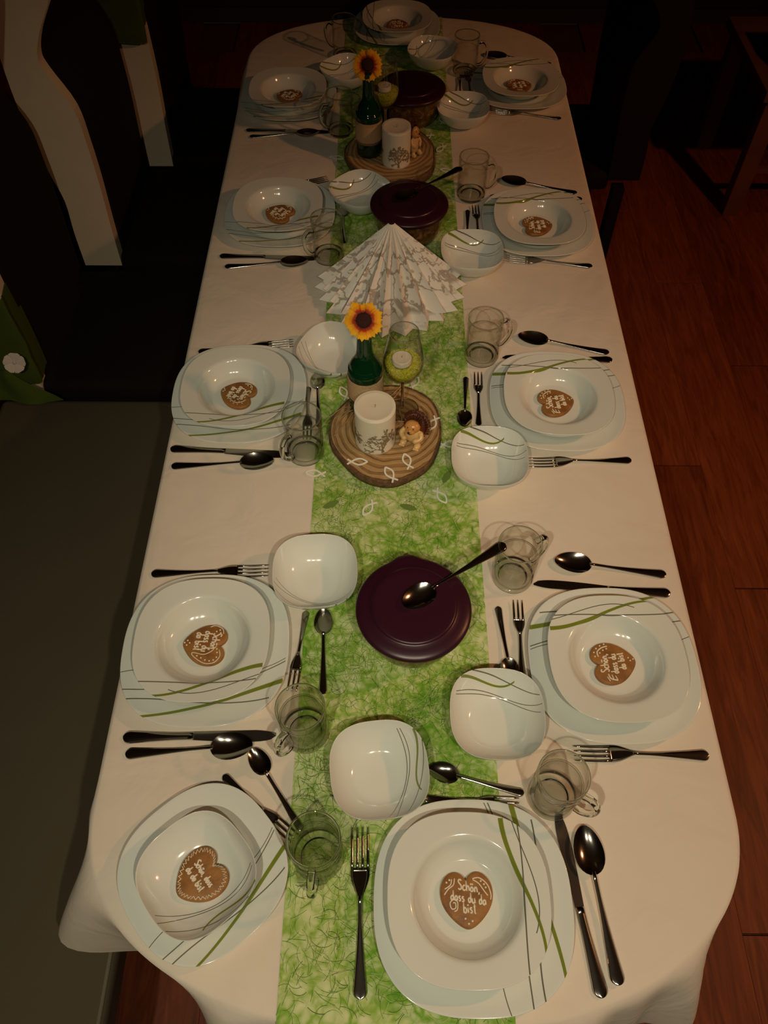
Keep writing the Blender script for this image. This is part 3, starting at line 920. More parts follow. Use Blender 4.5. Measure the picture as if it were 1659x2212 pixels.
def make_knife(name, L):
    r = proto(name); mb = MB(); handle_shape(mb, 0, L * .46, .0108, .0062, .0050, .0016, .0022); mb.build('handle', M_STEEL, r)
    bx = L * .455; v = []; f = []; n = 16
    for i in range(n + 1):
        t = i / n; x = bx + (L - bx) * t
        top = .0062 + .0008 * t; bot = -.0062 - .0042 * math.sin(min(1, t * 1.4) * PI / 2)
        if t > .72:
            q = (t - .72) / .28; k = math.sqrt(max(0, 1 - q * q)); bot = bot * (.25 + .75 * k) if q < 1 else bot * .2; top = top * (1 - .75 * q ** 2)
        for (y, z) in ((top, .0036), (bot, .0026), (bot, .0022), (top, .0016)): v.append((x, y, z))
    for i in range(n):
        for j in range(4): f.append((4 * i + j, 4 * i + (j + 1) % 4, 4 * i + 4 + (j + 1) % 4, 4 * i + 4 + j))
    f.append((0, 1, 2, 3)); f.append((4 * n + 3, 4 * n + 2, 4 * n + 1, 4 * n))
    mesh_obj('blade', v, f, M_BLADE, r, False); return r


KINDS = {
    'fork': (make_fork('dinner_fork', .200, 4, .0250, .052, .0100), .200, 'steel dinner fork', 'fork', 'dinner forks'),
    'knife': (make_knife('table_knife', .230), .230, 'steel table knife', 'knife', 'table knives'),
    'spoon': (make_spoon('tablespoon', .192, .064, .0410, .0100), .192, 'steel tablespoon', 'spoon', 'tablespoons'),
    'dfork': (make_fork('dessert_fork', .142, 3, .0185, .036, .0068), .142, 'small three-tined dessert fork', 'fork', 'dessert forks'),
    'tspoon': (make_spoon('teaspoon', .140, .045, .0290, .0066), .140, 'small steel teaspoon', 'teaspoon', 'teaspoons'),
}
used = set()


def cutlery(kind, end_px, tip_px, where, anchor='both', dz=0.0, flip=False, z=None):
    pro, L, lab, cat, grp = KINDS[kind]
    a = at(*end_px); b = at(*tip_px); d = b - a; ang = math.atan2(d.y, d.x); u = Vector((math.cos(ang), math.sin(ang), 0))
    sc = 1.0
    if anchor == 'both': sc = min(1.05, max(.95, d.length / L)); pos = (a + b) / 2 - u * L * sc / 2
    elif anchor == 'end': pos = a
    else: pos = b - u * L
    o = pro if kind not in used else copy_tree(pro); used.add(kind)
    o.location = (pos.x, pos.y, (ON_RUN if z is None else z) - .001 + dz); o.rotation_euler = (0, 0, ang); o.scale = (sc, sc, sc)
    tag(o, lab + ' ' + where, cat, grp); return o


ZC = ZT + .0012
C = cutlery
C('fork', (778, 2160), (778, 1790), 'on the runner left of the near end plate')
C('knife', (1300, 2157), (1203, 1770), 'right of the near end plate', 'end', z=ZC)
C('spoon', (1335, 2130), (1255, 1788), 'crossing the knife right of the near end plate', dz=.003, z=ZC)
C('tspoon', (1131, 1716), (925, 1666), 'above the near end plate by the mug')
C('dfork', (915, 1727), (1120, 1738), 'above the near end plate, handle left', dz=.0)
C('dfork', (483, 1676), (650, 1825), 'above the near left corner plate', 'end', z=ZC)
C('tspoon', (652, 1795), (545, 1622), 'slanting between near left plate and mug', 'tip', z=ZC)
C('fork', (328, 1241), (580, 1236), 'behind the left plate by the near pot', z=ZC)
C('knife', (267, 1594), (597, 1588), 'before the left plate by the near pot', z=ZC)
C('spoon', (272, 1630), (548, 1613), 'nearest left, before the knife by the near pot', z=ZC)
C('dfork', (662, 1322), (632, 1490), 'left of the runner between left plate and near pot', 'end', z=ZC)
C('tspoon', (698, 1507), (700, 1318), 'on the runner left of the near pot')
C('spoon', (1438, 1243), (1196, 1216), 'behind the right plate by the near pot', z=ZC)
C('knife', (1447, 1283), (1152, 1264), 'behind the right plate, between spoon and plate by the near pot', z=ZC)
C('tspoon', (1075, 1312), (1103, 1470), 'partly under the bowl right of the near pot', 'end', z=ZC)
C('dfork', (1128, 1470), (1117, 1300), 'beside the right plate by the near pot', 'tip', z=ZC)
C('fork', (1530, 1633), (1238, 1630), 'before the right plate by the near pot', z=ZC)
C('spoon', (1315, 764), (1118, 731), 'behind the right plate by the near candle', z=ZC)
C('knife', (1322, 779), (1085, 775), 'behind the right plate, half hidden, by the near candle', z=ZC)
C('tspoon', (1006, 818), (1002, 924), 'right of the near wood slice, bowl towards the dessert bowl', 'end')
C('dfork', (1034, 930), (1032, 808), 'right of the near wood slice, tines away', 'tip', z=ZC)
C('fork', (1363, 996), (1140, 1003), 'before the right plate by the near candle', z=ZC)
C('fork', (429, 762), (634, 745), 'behind the left plate by the near candle', z=ZC)
C('knife', (369, 971), (640, 984), 'before the left plate by the near candle', 'end', z=ZC)
C('spoon', (371, 1009), (593, 1002), 'before the knife left of the near candle', z=ZC)
C('tspoon', (689, 915), (686, 814), 'left of the near candle, bowl away', 'tip')
C('dfork', (666, 838), (664, 940), 'left of the near candle, handle away', 'end', z=ZC)
C('fork', (520, 425), (708, 390), 'behind the left plate by the napkin fan', 'tip', z=ZC)
C('knife', (475, 555), (690, 560), 'before the left plate by the napkin fan', 'end', z=ZC)
C('spoon', (486, 578), (666, 570), 'before the knife left of the napkin fan', z=ZC)
C('tspoon', (744, 545), (740, 452), 'left of the middle pot behind the mug', 'tip')
C('spoon', (1246, 419), (1082, 392), 'behind the right plate by the napkin fan', z=ZC)
C('knife', (1257, 432), (1058, 425), 'behind the right plate, half hidden, by the napkin fan', z=ZC)
C('tspoon', (1010, 456), (1008, 540), 'right of the middle pot, handle away', 'end', z=ZC)
C('dfork', (1036, 540), (1026, 447), 'right of the middle pot, tines away', 'tip', z=ZC)
C('fork', (1279, 577), (1092, 562), 'before the right plate by the napkin fan', z=ZC)
C('knife', (532, 283), (720, 287), 'before the left plate by the far candle', 'end', z=ZC)
C('spoon', (540, 297), (690, 292), 'before the knife left of the far candle', z=ZC)
C('fork', (560, 172), (700, 160), 'behind the left plate by the far candle', 'tip', z=ZC)
C('spoon', (1190, 140), (1047, 122), 'behind the right plate by the far candle', z=ZC)
C('knife', (1196, 150), (1030, 150), 'behind the right plate, half hidden, by the far candle', z=ZC)
C('tspoon', (992, 170), (994, 240), 'right of the far pot, handle away', 'end')
C('dfork', (1020, 232), (1008, 160), 'right of the far pot, tines away', 'tip', z=ZC)
C('fork', (1212, 258), (1062, 243), 'before the right plate by the far candle', z=ZC)

# ------------------------------------------------------------------ lidded pots
pot = proto('lidded_pot')
lathe_obj('base', fine([(0, .004), (.056, .004), (.060, .0), (.067, .002), (.074, .020), (.079, .045), (.081, .068), (.082, .076), (.078, .076), (.072, .045), (.062, .012), (0, .010)], 2), M_POT, pot, 56)
v, f = lathe(fine([(0, .090), (.055, .0900), (.0645, .0895), (.0665, .0880), (.0690, .0862), (.082, .0835), (.0890, .0800), (.0905, .0765), (.0895, .0725), (.085, .0715), (.083, .0745), (.0, .078)], 2), 72)
vv = []
for (x, y, z) in v:
    r = math.hypot(x, y); a = math.atan2(y, x) - PI * .54
    a = (a + PI) % (2 * PI) - PI
    if r > .080: k = 1 + .075 * math.exp(-(a / .22) ** 4) * (r - .080) / .0105; x *= k; y *= k
    vv.append((x, y, z))
mesh_obj('lid', vv, f, M_LID, pot)
for i, (x, y, rz, wh) in enumerate(((.042, .584, 0, 'dark purple lidded pot nearest the camera with a spoon on its lid'), (.047, 1.628, .0, 'dark purple lidded pot behind the napkin fan'), (.060, 2.140, 2.6, 'dark purple lidded pot behind the far wine glass'))):
    o = pot if i == 0 else copy_tree(pot); o.location = (x, y, ON_RUN + .0002); o.rotation_euler = (0, 0, rz); tag(o, wh, 'pot', 'lidded pots')
# serving spoons lying on the lids: bowl on the lid, handle over the edge
def lid_spoon(x, y, ang, where, elev):
    o = make_spoon('serving_spoon', .200, .058, .040, .0115); o.location = (x, y, ON_RUN + .0905)
    u = Vector((math.cos(ang), math.sin(ang), 0))
    o.rotation_euler = (0, elev, ang + PI)
    o.location = Vector((x, y, ON_RUN + .0890)) + u * .171 * math.cos(elev) + Vector((0, 0, .171 * math.sin(elev)))
    tag(o, where, 'spoon', 'serving spoons'); return o
p0 = at(905, 1292, ZT + .095); p1 = at(1068, 1186, ZT + .105)
lid_spoon(p0.x, p0.y, math.atan2(p1.y - p0.y, p1.x - p0.x), 'serving spoon lying on the lid of the near purple pot', .03)
p0 = at(880, 432, ZT + .095); p1 = at(966, 380, ZT + .10)
lid_spoon(.040, 1.632, math.atan2(p1.y - p0.y, p1.x - p0.x) - .05, 'serving spoon on the lid of the pot behind the napkin fan', .03)


# ------------------------------------------------------------------ centrepieces
def slice_outline(seed, rx, ry, n=72, ctrl=None):
    rg = random.Random(seed); ph = [rg.uniform(0, 6.28) for _ in range(8)]; out = []
    for i in range(n):
        a = 2 * PI * i / n
        if ctrl:
            k = (a / (2 * PI)) * len(ctrl); j = int(k); t = k - j; t = t * t * (3 - 2 * t)
            r = ctrl[j % len(ctrl)] * (1 - t) + ctrl[(j + 1) % len(ctrl)] * t
        else: r = 1 + .03 * math.sin(2 * a + ph[0]) + .025 * math.sin(3 * a + ph[1])
        r *= 1 + .012 * math.sin(5 * a + ph[2]) + .008 * math.sin(9 * a + ph[3])
        out.append((rx * r * math.cos(a), ry * r * math.sin(a)))
    return out


def wood_slice(x, y, rx, ry, seed, label, ctrl=None):
    o = empty('wood_slice', (x, y, ON_RUN)); P = slice_outline(seed, rx, ry, 72, ctrl); n = len(P); H = .024
    v = []; f = []
    for sc, z in ((.955, H - .0005), (.70, H), (.40, H), (.12, H)):
        for p in P: v.append((p[0] * sc, p[1] * sc, z))
    for k in range(3):
        for j in range(n): f.append((k * n + j, k * n + (j + 1) % n, (k + 1) * n + (j + 1) % n, (k + 1) * n + j))
    f.append(tuple(3 * n + j for j in range(n)))
    mesh_obj('sawn_face', v, f, M_SLICE, o)
    v = []; f = []; rg = random.Random(seed); J = [rg.uniform(-.004, .006) for _ in range(n)]
    for k, (sc, z) in enumerate(((.955, H - .0005), (.985, H + .0006), (1.0, H - .003), (1.005, .010), (.97, .0), (.5, .0))):
        for j, p in enumerate(P):
            q = sc + (J[j] if k in (2, 3) else 0); v.append((p[0] * q, p[1] * q, z))
    for k in range(5):
        for j in range(n): f.append((k * n + j, (k + 1) * n + j, (k + 1) * n + (j + 1) % n, k * n + (j + 1) % n))
    mesh_obj('bark', v, f, M_BARK, o, True)
    tag(o, label, 'wood slice', 'wood slices'); return o


SZ = ON_RUN + .0242
wood_slice(-.001, .993, .1065, .122, 1, 'round wood slice under the near candle and hedgehog', [.98, 1.02, 1.02, .96, .96, 1.0, 1.04, 1.0, .98, 1.02, 1.0, .97])
wood_slice(.006, 1.925, .119, .128, 5, 'round wood slice under the far candle and bottle')

# pillar candles with a printed tree
def candle(x, y, r, h, label, seed, face):
    o = empty('pillar_candle', (x, y, SZ)); 
    lathe_obj('wax', fine([(0, h - .0024), (r * .45, h - .0021), (r * .70, h - .0012), (r * .82, h - .0003), (r * .92, h), (r * .985, h - .002), (r, h - .006), (r, .004), (r * .97, .0), (0, .0)], 2), M_WAX, o, 56)
    mb = MB(); mb.tube([(0, 0, h - .006), (.0006, 0, h - .001), (.001, .0006, h + .004)], .0007, 6); mb.build('wick', M_WICK, o)
    rg = random.Random(seed); mb = MB(); R = r + .0003
    def put(poly):
        v = [(R * math.cos(face + a / r), R * math.sin(face + a / r), z) for a, z in poly]
        mb.add(v, [tuple(range(len(v)))])
    def branch(a, z, ang, L, w, d):
        n = 4; cur = rg.uniform(-.5, .5); pts = [(a, z)]; aa = ang
        for k in range(n):
            aa += cur / n; a += math.sin(aa) * L / n; z += math.cos(aa) * L / n; pts.append((a, z))
        for k in range(n):
            (a0, z0), (a1, z1) = pts[k], pts[k + 1]; t = math.atan2(a1 - a0, z1 - z0); w0 = w * (1 - .45 * k / n); w1 = w * (1 - .45 * (k + 1) / n)
            dx, dy = math.cos(t), -math.sin(t)
            put([(a0 + dx * w0, z0 + dy * w0), (a1 + dx * w1, z1 + dy * w1), (a1 - dx * w1, z1 - dy * w1), (a0 - dx * w0, z0 - dy * w0)])
        if d > 0:
            for s in (-1, 1):
                branch(a, z, aa + s * rg.uniform(.3, .8), L * rg.uniform(.62, .85), w * .55, d - 1)
            if d > 1: branch(pts[2][0], pts[2][1], ang + rg.choice((-1, 1)) * rg.uniform(.6, 1.0), L * .55, w * .4, d - 2)
        if d <= 1:
            for (pa, pz) in pts[1:]:
                for s in (-1, 1):
                    if rg.random() < .75:
                        t = aa + s * rg.uniform(.5, 1.2); l = rg.uniform(.0022, .0034); ww = l * .36
                        ux, uz = math.sin(t), math.cos(t)
                        put([(pa, pz), (pa + ux * l * .5 + uz * ww, pz + uz * l * .5 - ux * ww), (pa + ux * l, pz + uz * l), (pa + ux * l * .5 - uz * ww, pz + uz * l * .5 + ux * ww)])
    for off in (.006, .006 + 2.1 * r, .006 - 2.1 * r):
        branch(off, .001, .0, .014, .0032, 0); branch(off, .014, -.35, .015, .0020, 4); branch(off, .014, .45, .014, .0018, 4); branch(off, .010, -1.0, .014, .0014, 3)
    mb.build('tree_print', M_PRINT, o, False)
    tag(o, label, 'candle', 'pillar candles'); return o


candle(-.023, .969, .0375, .092, 'ivory pillar candle with brown tree print on the near slice', 4, -PI / 2 + .25)
candle(.018, 1.885, .0355, .092, 'ivory pillar candle with brown tree print on the far slice', 9, -PI / 2)

# green bottles with jute band
M_BOTTLE = None
def mk_bottle():
    t = NT('green_bottle_glass')
    t.bsdf((.002, .030, .009), .06, 0, None, .6)
    return t.m
M_BOTTLE = mk_bottle()
bot = proto('green_bottle'); BR = .0315
lathe_obj('glass_body', fine([(0, .003), (BR * .8, .0), (BR * .97, .003), (BR, .010), (BR, .098), (BR * .97, .108), (BR * .84, .120), (BR * .62, .132), (BR * .49, .144), (BR * .44, .165), (BR * .41, .188), (BR * .42, .190), (BR * .47, .192), (BR * .47, .202), (BR * .42, .204), (BR * .34, .203), (BR * .33, .15), (0, .13)], 2), M_BOTTLE, bot, 48)
lathe_obj('jute_band', [(BR + .0006, .036), (BR + .0018, .036), (BR + .0020, .060), (BR + .0018, .090), (BR + .0006, .090)], M_JUTE, bot, 48)
# scalloped lace band over the jute
v = []; f = []; n = 96
for j in range(n):
    a = 2 * PI * j / n; s = .0022 * abs(math.sin(a * 12))
    for z, rr in ((.044 - s, BR + .0024), (.063, BR + .0028), (.082 + s, BR + .0024)): v.append((rr * math.cos(a), rr * math.sin(a), z))
for j in range(n):
    for k in range(2): f.append((3 * j + k, 3 * ((j + 1) % n) + k, 3 * ((j + 1) % n) + k + 1, 3 * j + k + 1))
mesh_obj('lace_band', v, f, M_LACE, bot)
B1 = Vector((-.042, 1.052, SZ)); B2 = Vector((-.051, 1.925, SZ))
for i, (p, lab) in enumerate(((B1, 'dark green bottle with jute band on the near wood slice'), (B2, 'dark green bottle with jute band on the far wood slice'))):
    o = bot if i == 0 else copy_tree(bot); o.location = p; tag(o, lab, 'bottle', 'green bottles')

# blanket flowers in the bottles
M_DISC = plain('flower_disc', (.045, .010, .006), .9, noise=.5, nscale=300, bump=1.0, bscale=700)
M_STEM = plain('flower_stem', (.06, .10, .025), .7)
def petal_mesh():
    v = []; f = []; L = .036; n = 6
    for i in range(n + 1):
        t = i / n; x = .010 + (L - .010) * t; w = .0028 + .0052 * math.sin(min(1, t * 1.2) * PI / 2); z = .002 * math.sin(t * PI)
        for k in range(5):
            u = (k - 2) / 2; xx = x - (.004 * (abs(u) ** 2) if i == n else 0) + (.0022 * math.cos(u * 6.3) if i == n else 0)
            v.append((xx, u * w, z - .0012 * u * u))
    for i in range(n):
        for k in range(4): f.append((5 * i + k, 5 * i + 5 + k, 5 * i + 6 + k, 5 * i + 1 + k))
    me = bpy.data.meshes.new('petal'); me.from_pydata(v, [], f); me.materials.append(M_PETAL)
    me.polygons.foreach_set('use_smooth', [True] * len(f)); return me
ME_PETAL = petal_mesh()
def flower(p, tilt, yaw, label, seed, nf=17, size=1.0):
    rg = random.Random(seed)
    o = empty('blanket_flower', p)
    top = Vector((0, 0, .218))
    q = Matrix.Rotation(yaw, 3, 'Z') @ Matrix.Rotation(tilt, 3, 'X')
    mb = MB(); mb.tube(smooth_path([(0, 0, .145), (.0, .001, .19), tuple(top - q @ Vector((0, 0, .006))), tuple(top)], 4), .0022, 6); mb.build('stem', M_STEM, o)
    mb = MB(); mb.sphere(top + q @ Vector((0, 0, .001)), .0145 * size, 18, 10, (1, 1, .55), rot=q)
    for k in range(120):
        a = rg.uniform(0, 6.28); r = .0135 * math.sqrt(rg.random()) * size; d = q @ Vector((r * math.cos(a), r * math.sin(a), .009 - .35 * r)); mb.tube([top + d * .8, top + d * 1.15], [.0007, .0003], 4)
    mb.build('disc', M_DISC, o)
    for k in range(nf):
        a = 2 * PI * k / nf + rg.uniform(-.06, .06); droop = rg.uniform(-.05, .30)
        R = q @ Matrix.Rotation(a, 3, 'Z') @ Matrix.Rotation(droop, 3, 'Y') @ Matrix.Rotation(rg.uniform(-.25, .25), 3, 'X')
        e = R.to_euler(); s = rg.uniform(.88, 1.05) * size
        inst('petal', ME_PETAL, o, tuple(top), tuple(e), (s, s, s))
    tag(o, label, 'flower', 'flowers in the bottles'); return o
flower(B1, .62, .12, 'orange and yellow blanket flower in the near green bottle', 2, 18, .95)
flower(B2, .95, .10, 'orange blanket flower in the far green bottle', 8, 20, 1.0)

# wine glasses with granules and tealight
wg = proto('wine_glass')
lathe_obj('glass_bowl', fine([(.0030, .080), (.012, .083), (.026, .096), (.035, .115), (.0370, .132), (.0340, .155), (.0290, .180), (.0262, .198), (.0256, .1985), (.0282, .180), (.0330, .155), (.0358, .132), (.0338, .116), (.025, .0985), (.012, .086), (0, .085)], 2), M_GLASS2, wg, 56)
lathe_obj('stem', fine([(0, .0062), (.005, .0066), (.0034, .018), (.0031, .05), (.0033, .072), (.0055, .0795), (0, .0798)], 2), M_SOLID, wg, 20)
mb = MB(); mb.tube([(.0260 * math.cos(2 * PI * k / 48), .0260 * math.sin(2 * PI * k / 48), .1985) for k in range(48)], .0008, 8, closed=True); mb.build('rim', M_SOLID, wg)
lathe_obj('foot', fine([(0, .006), (.008, .0045), (.025, .0022), (.0300, .0012), (.0300, .0002), (0, .0002)], 2), M_SOLID, wg, 48)
M_GRAN = [plain('granule_lime', (.56, .56, .02), .5), plain('granule_olive', (.36, .38, .015), .5), plain('granule_pale', (.72, .70, .10), .5)]
W1 = Vector((.028, 1.045, SZ)); W2 = Vector((-.010, 2.035, ON_RUN))
def bowl_r(z):
    P = [(.086, .009), (.0985, .0240), (.116, .0328), (.132, .0348), (.155, .0320)]
    for (z0, r0), (z1, r1) in zip(P[:-1], P[1:]):
        if z <= z1: return r0 + (r1 - r0) * (z - z0) / (z1 - z0)
    return .03
def granules(p, label, seed, zt=.128):
    rg = random.Random(seed); mb = MB()
    v, f = lathe([(0, .088), (.006, .088), (.0215, .0985), (.0305, .116), (.0325, zt - .002), (0, zt - .003)], 40); mb.add(v, f, 0)
    def grain(c):
        s = rg.uniform(.0009, .0016); R = Matrix.Rotation(rg.uniform(0, 6), 3, (rg.uniform(-1, 1), rg.uniform(-1, 1), rg.uniform(.1, 1)))
        vs = [Vector(c) + R @ Vector(d) * s for d in ((1, 0, 0), (-1, 0, 0), (0, 1, 0), (0, -1, 0), (0, 0, 1), (0, 0, -1))]
        mb.add(vs, [(0, 2, 4), (2, 1, 4), (1, 3, 4), (3, 0, 4), (2, 0, 5), (1, 2, 5), (3, 1, 5), (0, 3, 5)], rg.choices((0, 1, 2), (.5, .35, .15))[0])
    for k in range(1500):
        a = rg.uniform(0, 6.28); r = .0325 * math.sqrt(rg.random()); grain((r * math.cos(a), r * math.sin(a), zt - .002 + rg.uniform(-.0008, .0012)))
    for k in range(1800):
        z = rg.uniform(.090, zt); a = rg.uniform(0, 6.28); r = bowl_r(z) - .0022; grain((r * math.cos(a), r * math.sin(a), z))
    o = mb.build('decor_granules', M_GRAN[0], None, False, M_GRAN[1:]); o.location = p
    tag(o, label, 'granules', kind='stuff')
for i, (p, lab) in enumerate(((W1, 'near'), (W2, 'far'))):
    o = wg if i == 0 else copy_tree(wg); o.location = p
    tag(o, 'tulip wine glass filled with green granules behind the %s candle' % lab, 'wine glass', 'wine glasses')
    granules(p, 'lime green granules filling the %s wine glass' % lab, 5 + i)
    tl = empty('tealight', p + Vector((-.003, -.002, .126)))
    lathe_obj('wax', fine([(0, .014), (.0155, .014), (.0172, .0135), (.0172, .0), (0, .0)], 2), M_WAX, tl, 32)
    lathe_obj('cup', [(.0173, .0), (.0178, .0), (.0178, .0125), (.0173, .0125)], plain('tealight_cup_%s' % lab, (.55, .52, .40), .3, 0), tl, 32)
    mb = MB(); mb.tube([(0, 0, .014), (.0004, 0, .018)], .0006, 6); mb.build('wick', M_WICK, tl)
    tag(tl, 'white tealight on the granules in the %s wine glass' % lab, 'tealight', 'tealights')

# hedgehog figurines
M_HEDGE = plain('glazed_cream_ceramic', (.72, .48, .20), .25, noise=.25, nscale=35)
M_HEDGEF = plain('glazed_orange_face', (.62, .30, .09), .25, noise=.2, nscale=40)
M_SPIKE = plain('brown_spines', (.10, .028, .012), .3, noise=.4, nscale=80)
M_EYE = plain('black_eyes', (.008, .006, .005), .2)
def hedgehog(x, y, z, rz, sc, label, seed=1):
    o = empty('hedgehog_figurine', (x, y, z), rz); o.scale = sc
    rg = random.Random(seed)   # faces local -y
    mb = MB(); mb.sphere((0, 0, .0205), .017, 20, 14, (1.0, .92, 1.05)); mb.build('body', M_HEDGE, o)
    mb = MB(); mb.sphere((0, -.006, .0420), .0120, 20, 14, (1.10, .95, .90)); mb.sphere((0, -.0150, .0390), .0060, 12, 8, (1.35, .9, .75)); mb.tube([(0, -.013, .0405), (0, -.0195, .0425), (0, -.0225, .0437)], [.0058, .0032, .0016], 10); h = mb.build('head', M_HEDGEF, o)
    mb = MB(); mb.sphere((0, -.0230, .0440), .0019, 10, 6); mb.build('nose', M_EYE, h)
    for s in (-1, 1):
        mb = MB(); mb.sphere((s * .0048, -.0148, .0462), .0014, 10, 6); mb.build('eye', M_EYE, h)
        mb = MB(); mb.tube(smooth_path([(s * .0135, -.004, .0300), (s * .0175, -.011, .0245), (s * .0105, -.0175, .0215)], 4), [.0045] * 4 + [.0042] * 4 + [.0044], 10); mb.sphere((s * .010, -.0175, .0215), .0048, 10, 8); mb.build('arm', M_HEDGE, o)
        mb = MB(); mb.sphere((s * .0125, -.0130, .0055), .0066, 14, 10, (.9, 1.25, .8)); 
        for k in (-1, 0, 1): mb.sphere((s * .0125 + k * .0032, -.0205, .0045), .0024, 8, 6)
        mb.build('foot', M_HEDGE, o)
    mb = MB(); mb.tube(smooth_path([(-.0045, -.0192, .0385), (0, -.0205, .0368), (.0045, -.0192, .0385)], 4), .0005, 5); mb.build('mouth', M_EYE, h)
    mb = MB(); mb.sphere((0, .0075, .028), .0178, 18, 12, (1.0, .8, 1.25))
    for k in range(330):
        u = rg.uniform(-1, 1); a = rg.uniform(0.05, PI - .05); st = math.sqrt(1 - u * u)
        d = Vector((st * math.cos(a), st * math.sin(a) * .85, u)); c = Vector((0, .0075, .028)) + Vector((d.x * .0178, d.y * .0142, d.z * .0222))
        if c.z < .006: continue
        mb.tube([c, c + d * .0035 + Vector((0, .001, .001)), c + d * .0085 + Vector((0, .002, .0015))], [.0013, .0010, .0002], 5)
    for k in range(150):
        a = rg.uniform(-.05, PI + .05); u = rg.uniform(.2, 1); d = Vector((math.cos(a) * math.sqrt(1 - u * u), math.sin(a) * math.sqrt(1 - u * u), u)); c = Vector((0, -.002, .0430)) + d * .0118
        mb.tube([c, c + d * .0080 + Vector((0, .001, .001))], [.0014, .0002], 5)
    mb.build('spines', M_SPIKE, o)
    tag(o, label, 'figurine', 'hedgehog figurines'); return o
hp = at(893, 962, SZ)
hedgehog(hp.x, hp.y + .012, SZ, -.42, (1.12, 1.12, 1.12), 'small ceramic hedgehog sitting beside the near candle')
hedgehog(.062, 1.915, SZ, .75, (.82, .82, 1.45), 'slim ceramic hedgehog standing behind the far candle', 4)

# raffia strands around the near bottle
rf_o = tag(empty('raffia_tuft', (B1.x, B1.y, SZ)), 'loose raffia strands around the near green bottle', 'raffia')
rg = random.Random(12)
def strand(pts, r=.0008):
    mb = MB(); mb.tube(smooth_path([tuple(Vector(p) - Vector((B1.x, B1.y, SZ))) for p in pts], 5), r, 5); mb.build('strand', M_RAFFIA, rf_o)
def sp(px, py, dz=.002): return at(px, py, SZ + dz)
strand([sp(765, 880, .012), sp(738, 882, .008), sp(700, 912, -.012)]); strand([sp(765, 886, .010), sp(745, 890, .006), sp(728, 900, .002), sp(705, 915, -.015)])
strand([sp(764, 890, .010), sp(745, 915, .004), sp(722, 942, .002)]); strand([sp(765, 895), sp(756, 915), sp(752, 930)]); strand([sp(762, 885, .012), sp(735, 905, .004), sp(724, 935, .002)])
strand([sp(810, 868, .006), sp(840, 858, .008), sp(868, 832, .012)], .0013); strand([sp(815, 870, .006), sp(845, 864, .006), sp(870, 836, .014)], .0011); strand([sp(805, 862, .004), sp(835, 865, .005), sp(880, 860, .003)])
strand([sp(846, 920, .002), sp(862, 918, .002), sp(868, 905, .006), sp(860, 880, .003)], .0007); strand([sp(905, 895, .02), sp(918, 890, .012), sp(910, 878, .004)], .0006)

# napkin fan: pleated paper cone
def napkin(x, y, label):
    o = empty('napkin_fan', (x, y, ON_RUN)); 
    rg = random.Random(21)
    def layer(name, npl, a0, a1, h, R, zoff, lift):
        v = []; f = []; uv = []; K = 10
        for i in range(2 * npl + 1):
            t = i / (2 * npl); a = a0 + (a1 - a0) * t; ridge = i % 2
            Ri = (R + .034 * math.sin(a) ** 2) * (1.0 if ridge else .84) * rg.uniform(.97, 1.02)
            for k in range(K + 1):
                q = k / K
                r = .006 + (Ri - .006) * q
                z = h * (1 - q) ** 1.05 + (lift * q) + (.012 * q * (1 - .35 * q) if ridge else -.006 * q)
                if k == K: z = max(z, .001)
                v.append((r * math.cos(a), r * math.sin(a), max(.001, z) + zoff)); uv.append((t * 2.6 + lift * 20, q))
        for i in range(2 * npl):
            for k in range(K):
                A = i * (K + 1) + k; f.append((A, A + K + 1, A + K + 2, A + 1))
        ob = mesh_obj(name, v, f, M_NAPKIN, o, False)
        ul = ob.data.uv_layers.new(name='UVMap')
        for lp in ob.data.loops: ul.data[lp.index].uv = uv[lp.vertex_index]
        md = ob.modifiers.new('thickness', 'SOLIDIFY'); md.thickness = .0006
    layer('lower_napkin', 12, -PI + .12, -.06, .128, .172, .0, .001)
    layer('upper_napkin', 12, -PI + .02, .04, .140, .160, .004, .012)
    tag(o, label, 'napkins')
napkin(.006, 1.462, 'white tree-printed paper napkins pleated into a standing fan')

# fish confetti
def fish_mesh():
    top = []; n = 14
    def arcp(s):
        pts = []
        for i in range(n + 1):
            t = i / n; x = .0185 - .037 * t; y = s * .0072 * math.sin(min(1, t / .80) * PI) if t < .80 else -s * .0060 * ((t - .80) / .20)
            pts.append((x, y))
        return pts
    mb = MB(); w = .0016
    for s in (1, -1):
        P = arcp(s); v = []; f = []
        for i, p in enumerate(P):
            a = Vector(P[max(i - 1, 0)]); b = Vector(P[min(i + 1, n)]); t = (b - a).normalized(); nx, ny = -t.y * w, t.x * w
            z = .0 if s > 0 else .00005
            for (sx, zz) in ((1, 0), (1, .0012), (-1, .0012), (-1, 0)): v.append((p[0] + nx * sx, p[1] + ny * sx, zz + z))
        for i in range(n):
            for j in range(4): f.append((4 * i + j, 4 * i + 4 + j, 4 * i + 4 + (j + 1) % 4, 4 * i + (j + 1) % 4))
        f.append((0, 1, 2, 3)); f.append((4 * n + 3, 4 * n + 2, 4 * n + 1, 4 * n)); mb.add(v, f)
    o = mb.build('fish_confetti', M_FISH, None, False); me = o.data; bpy.data.objects.remove(o); return me
ME_FISH = fish_mesh()
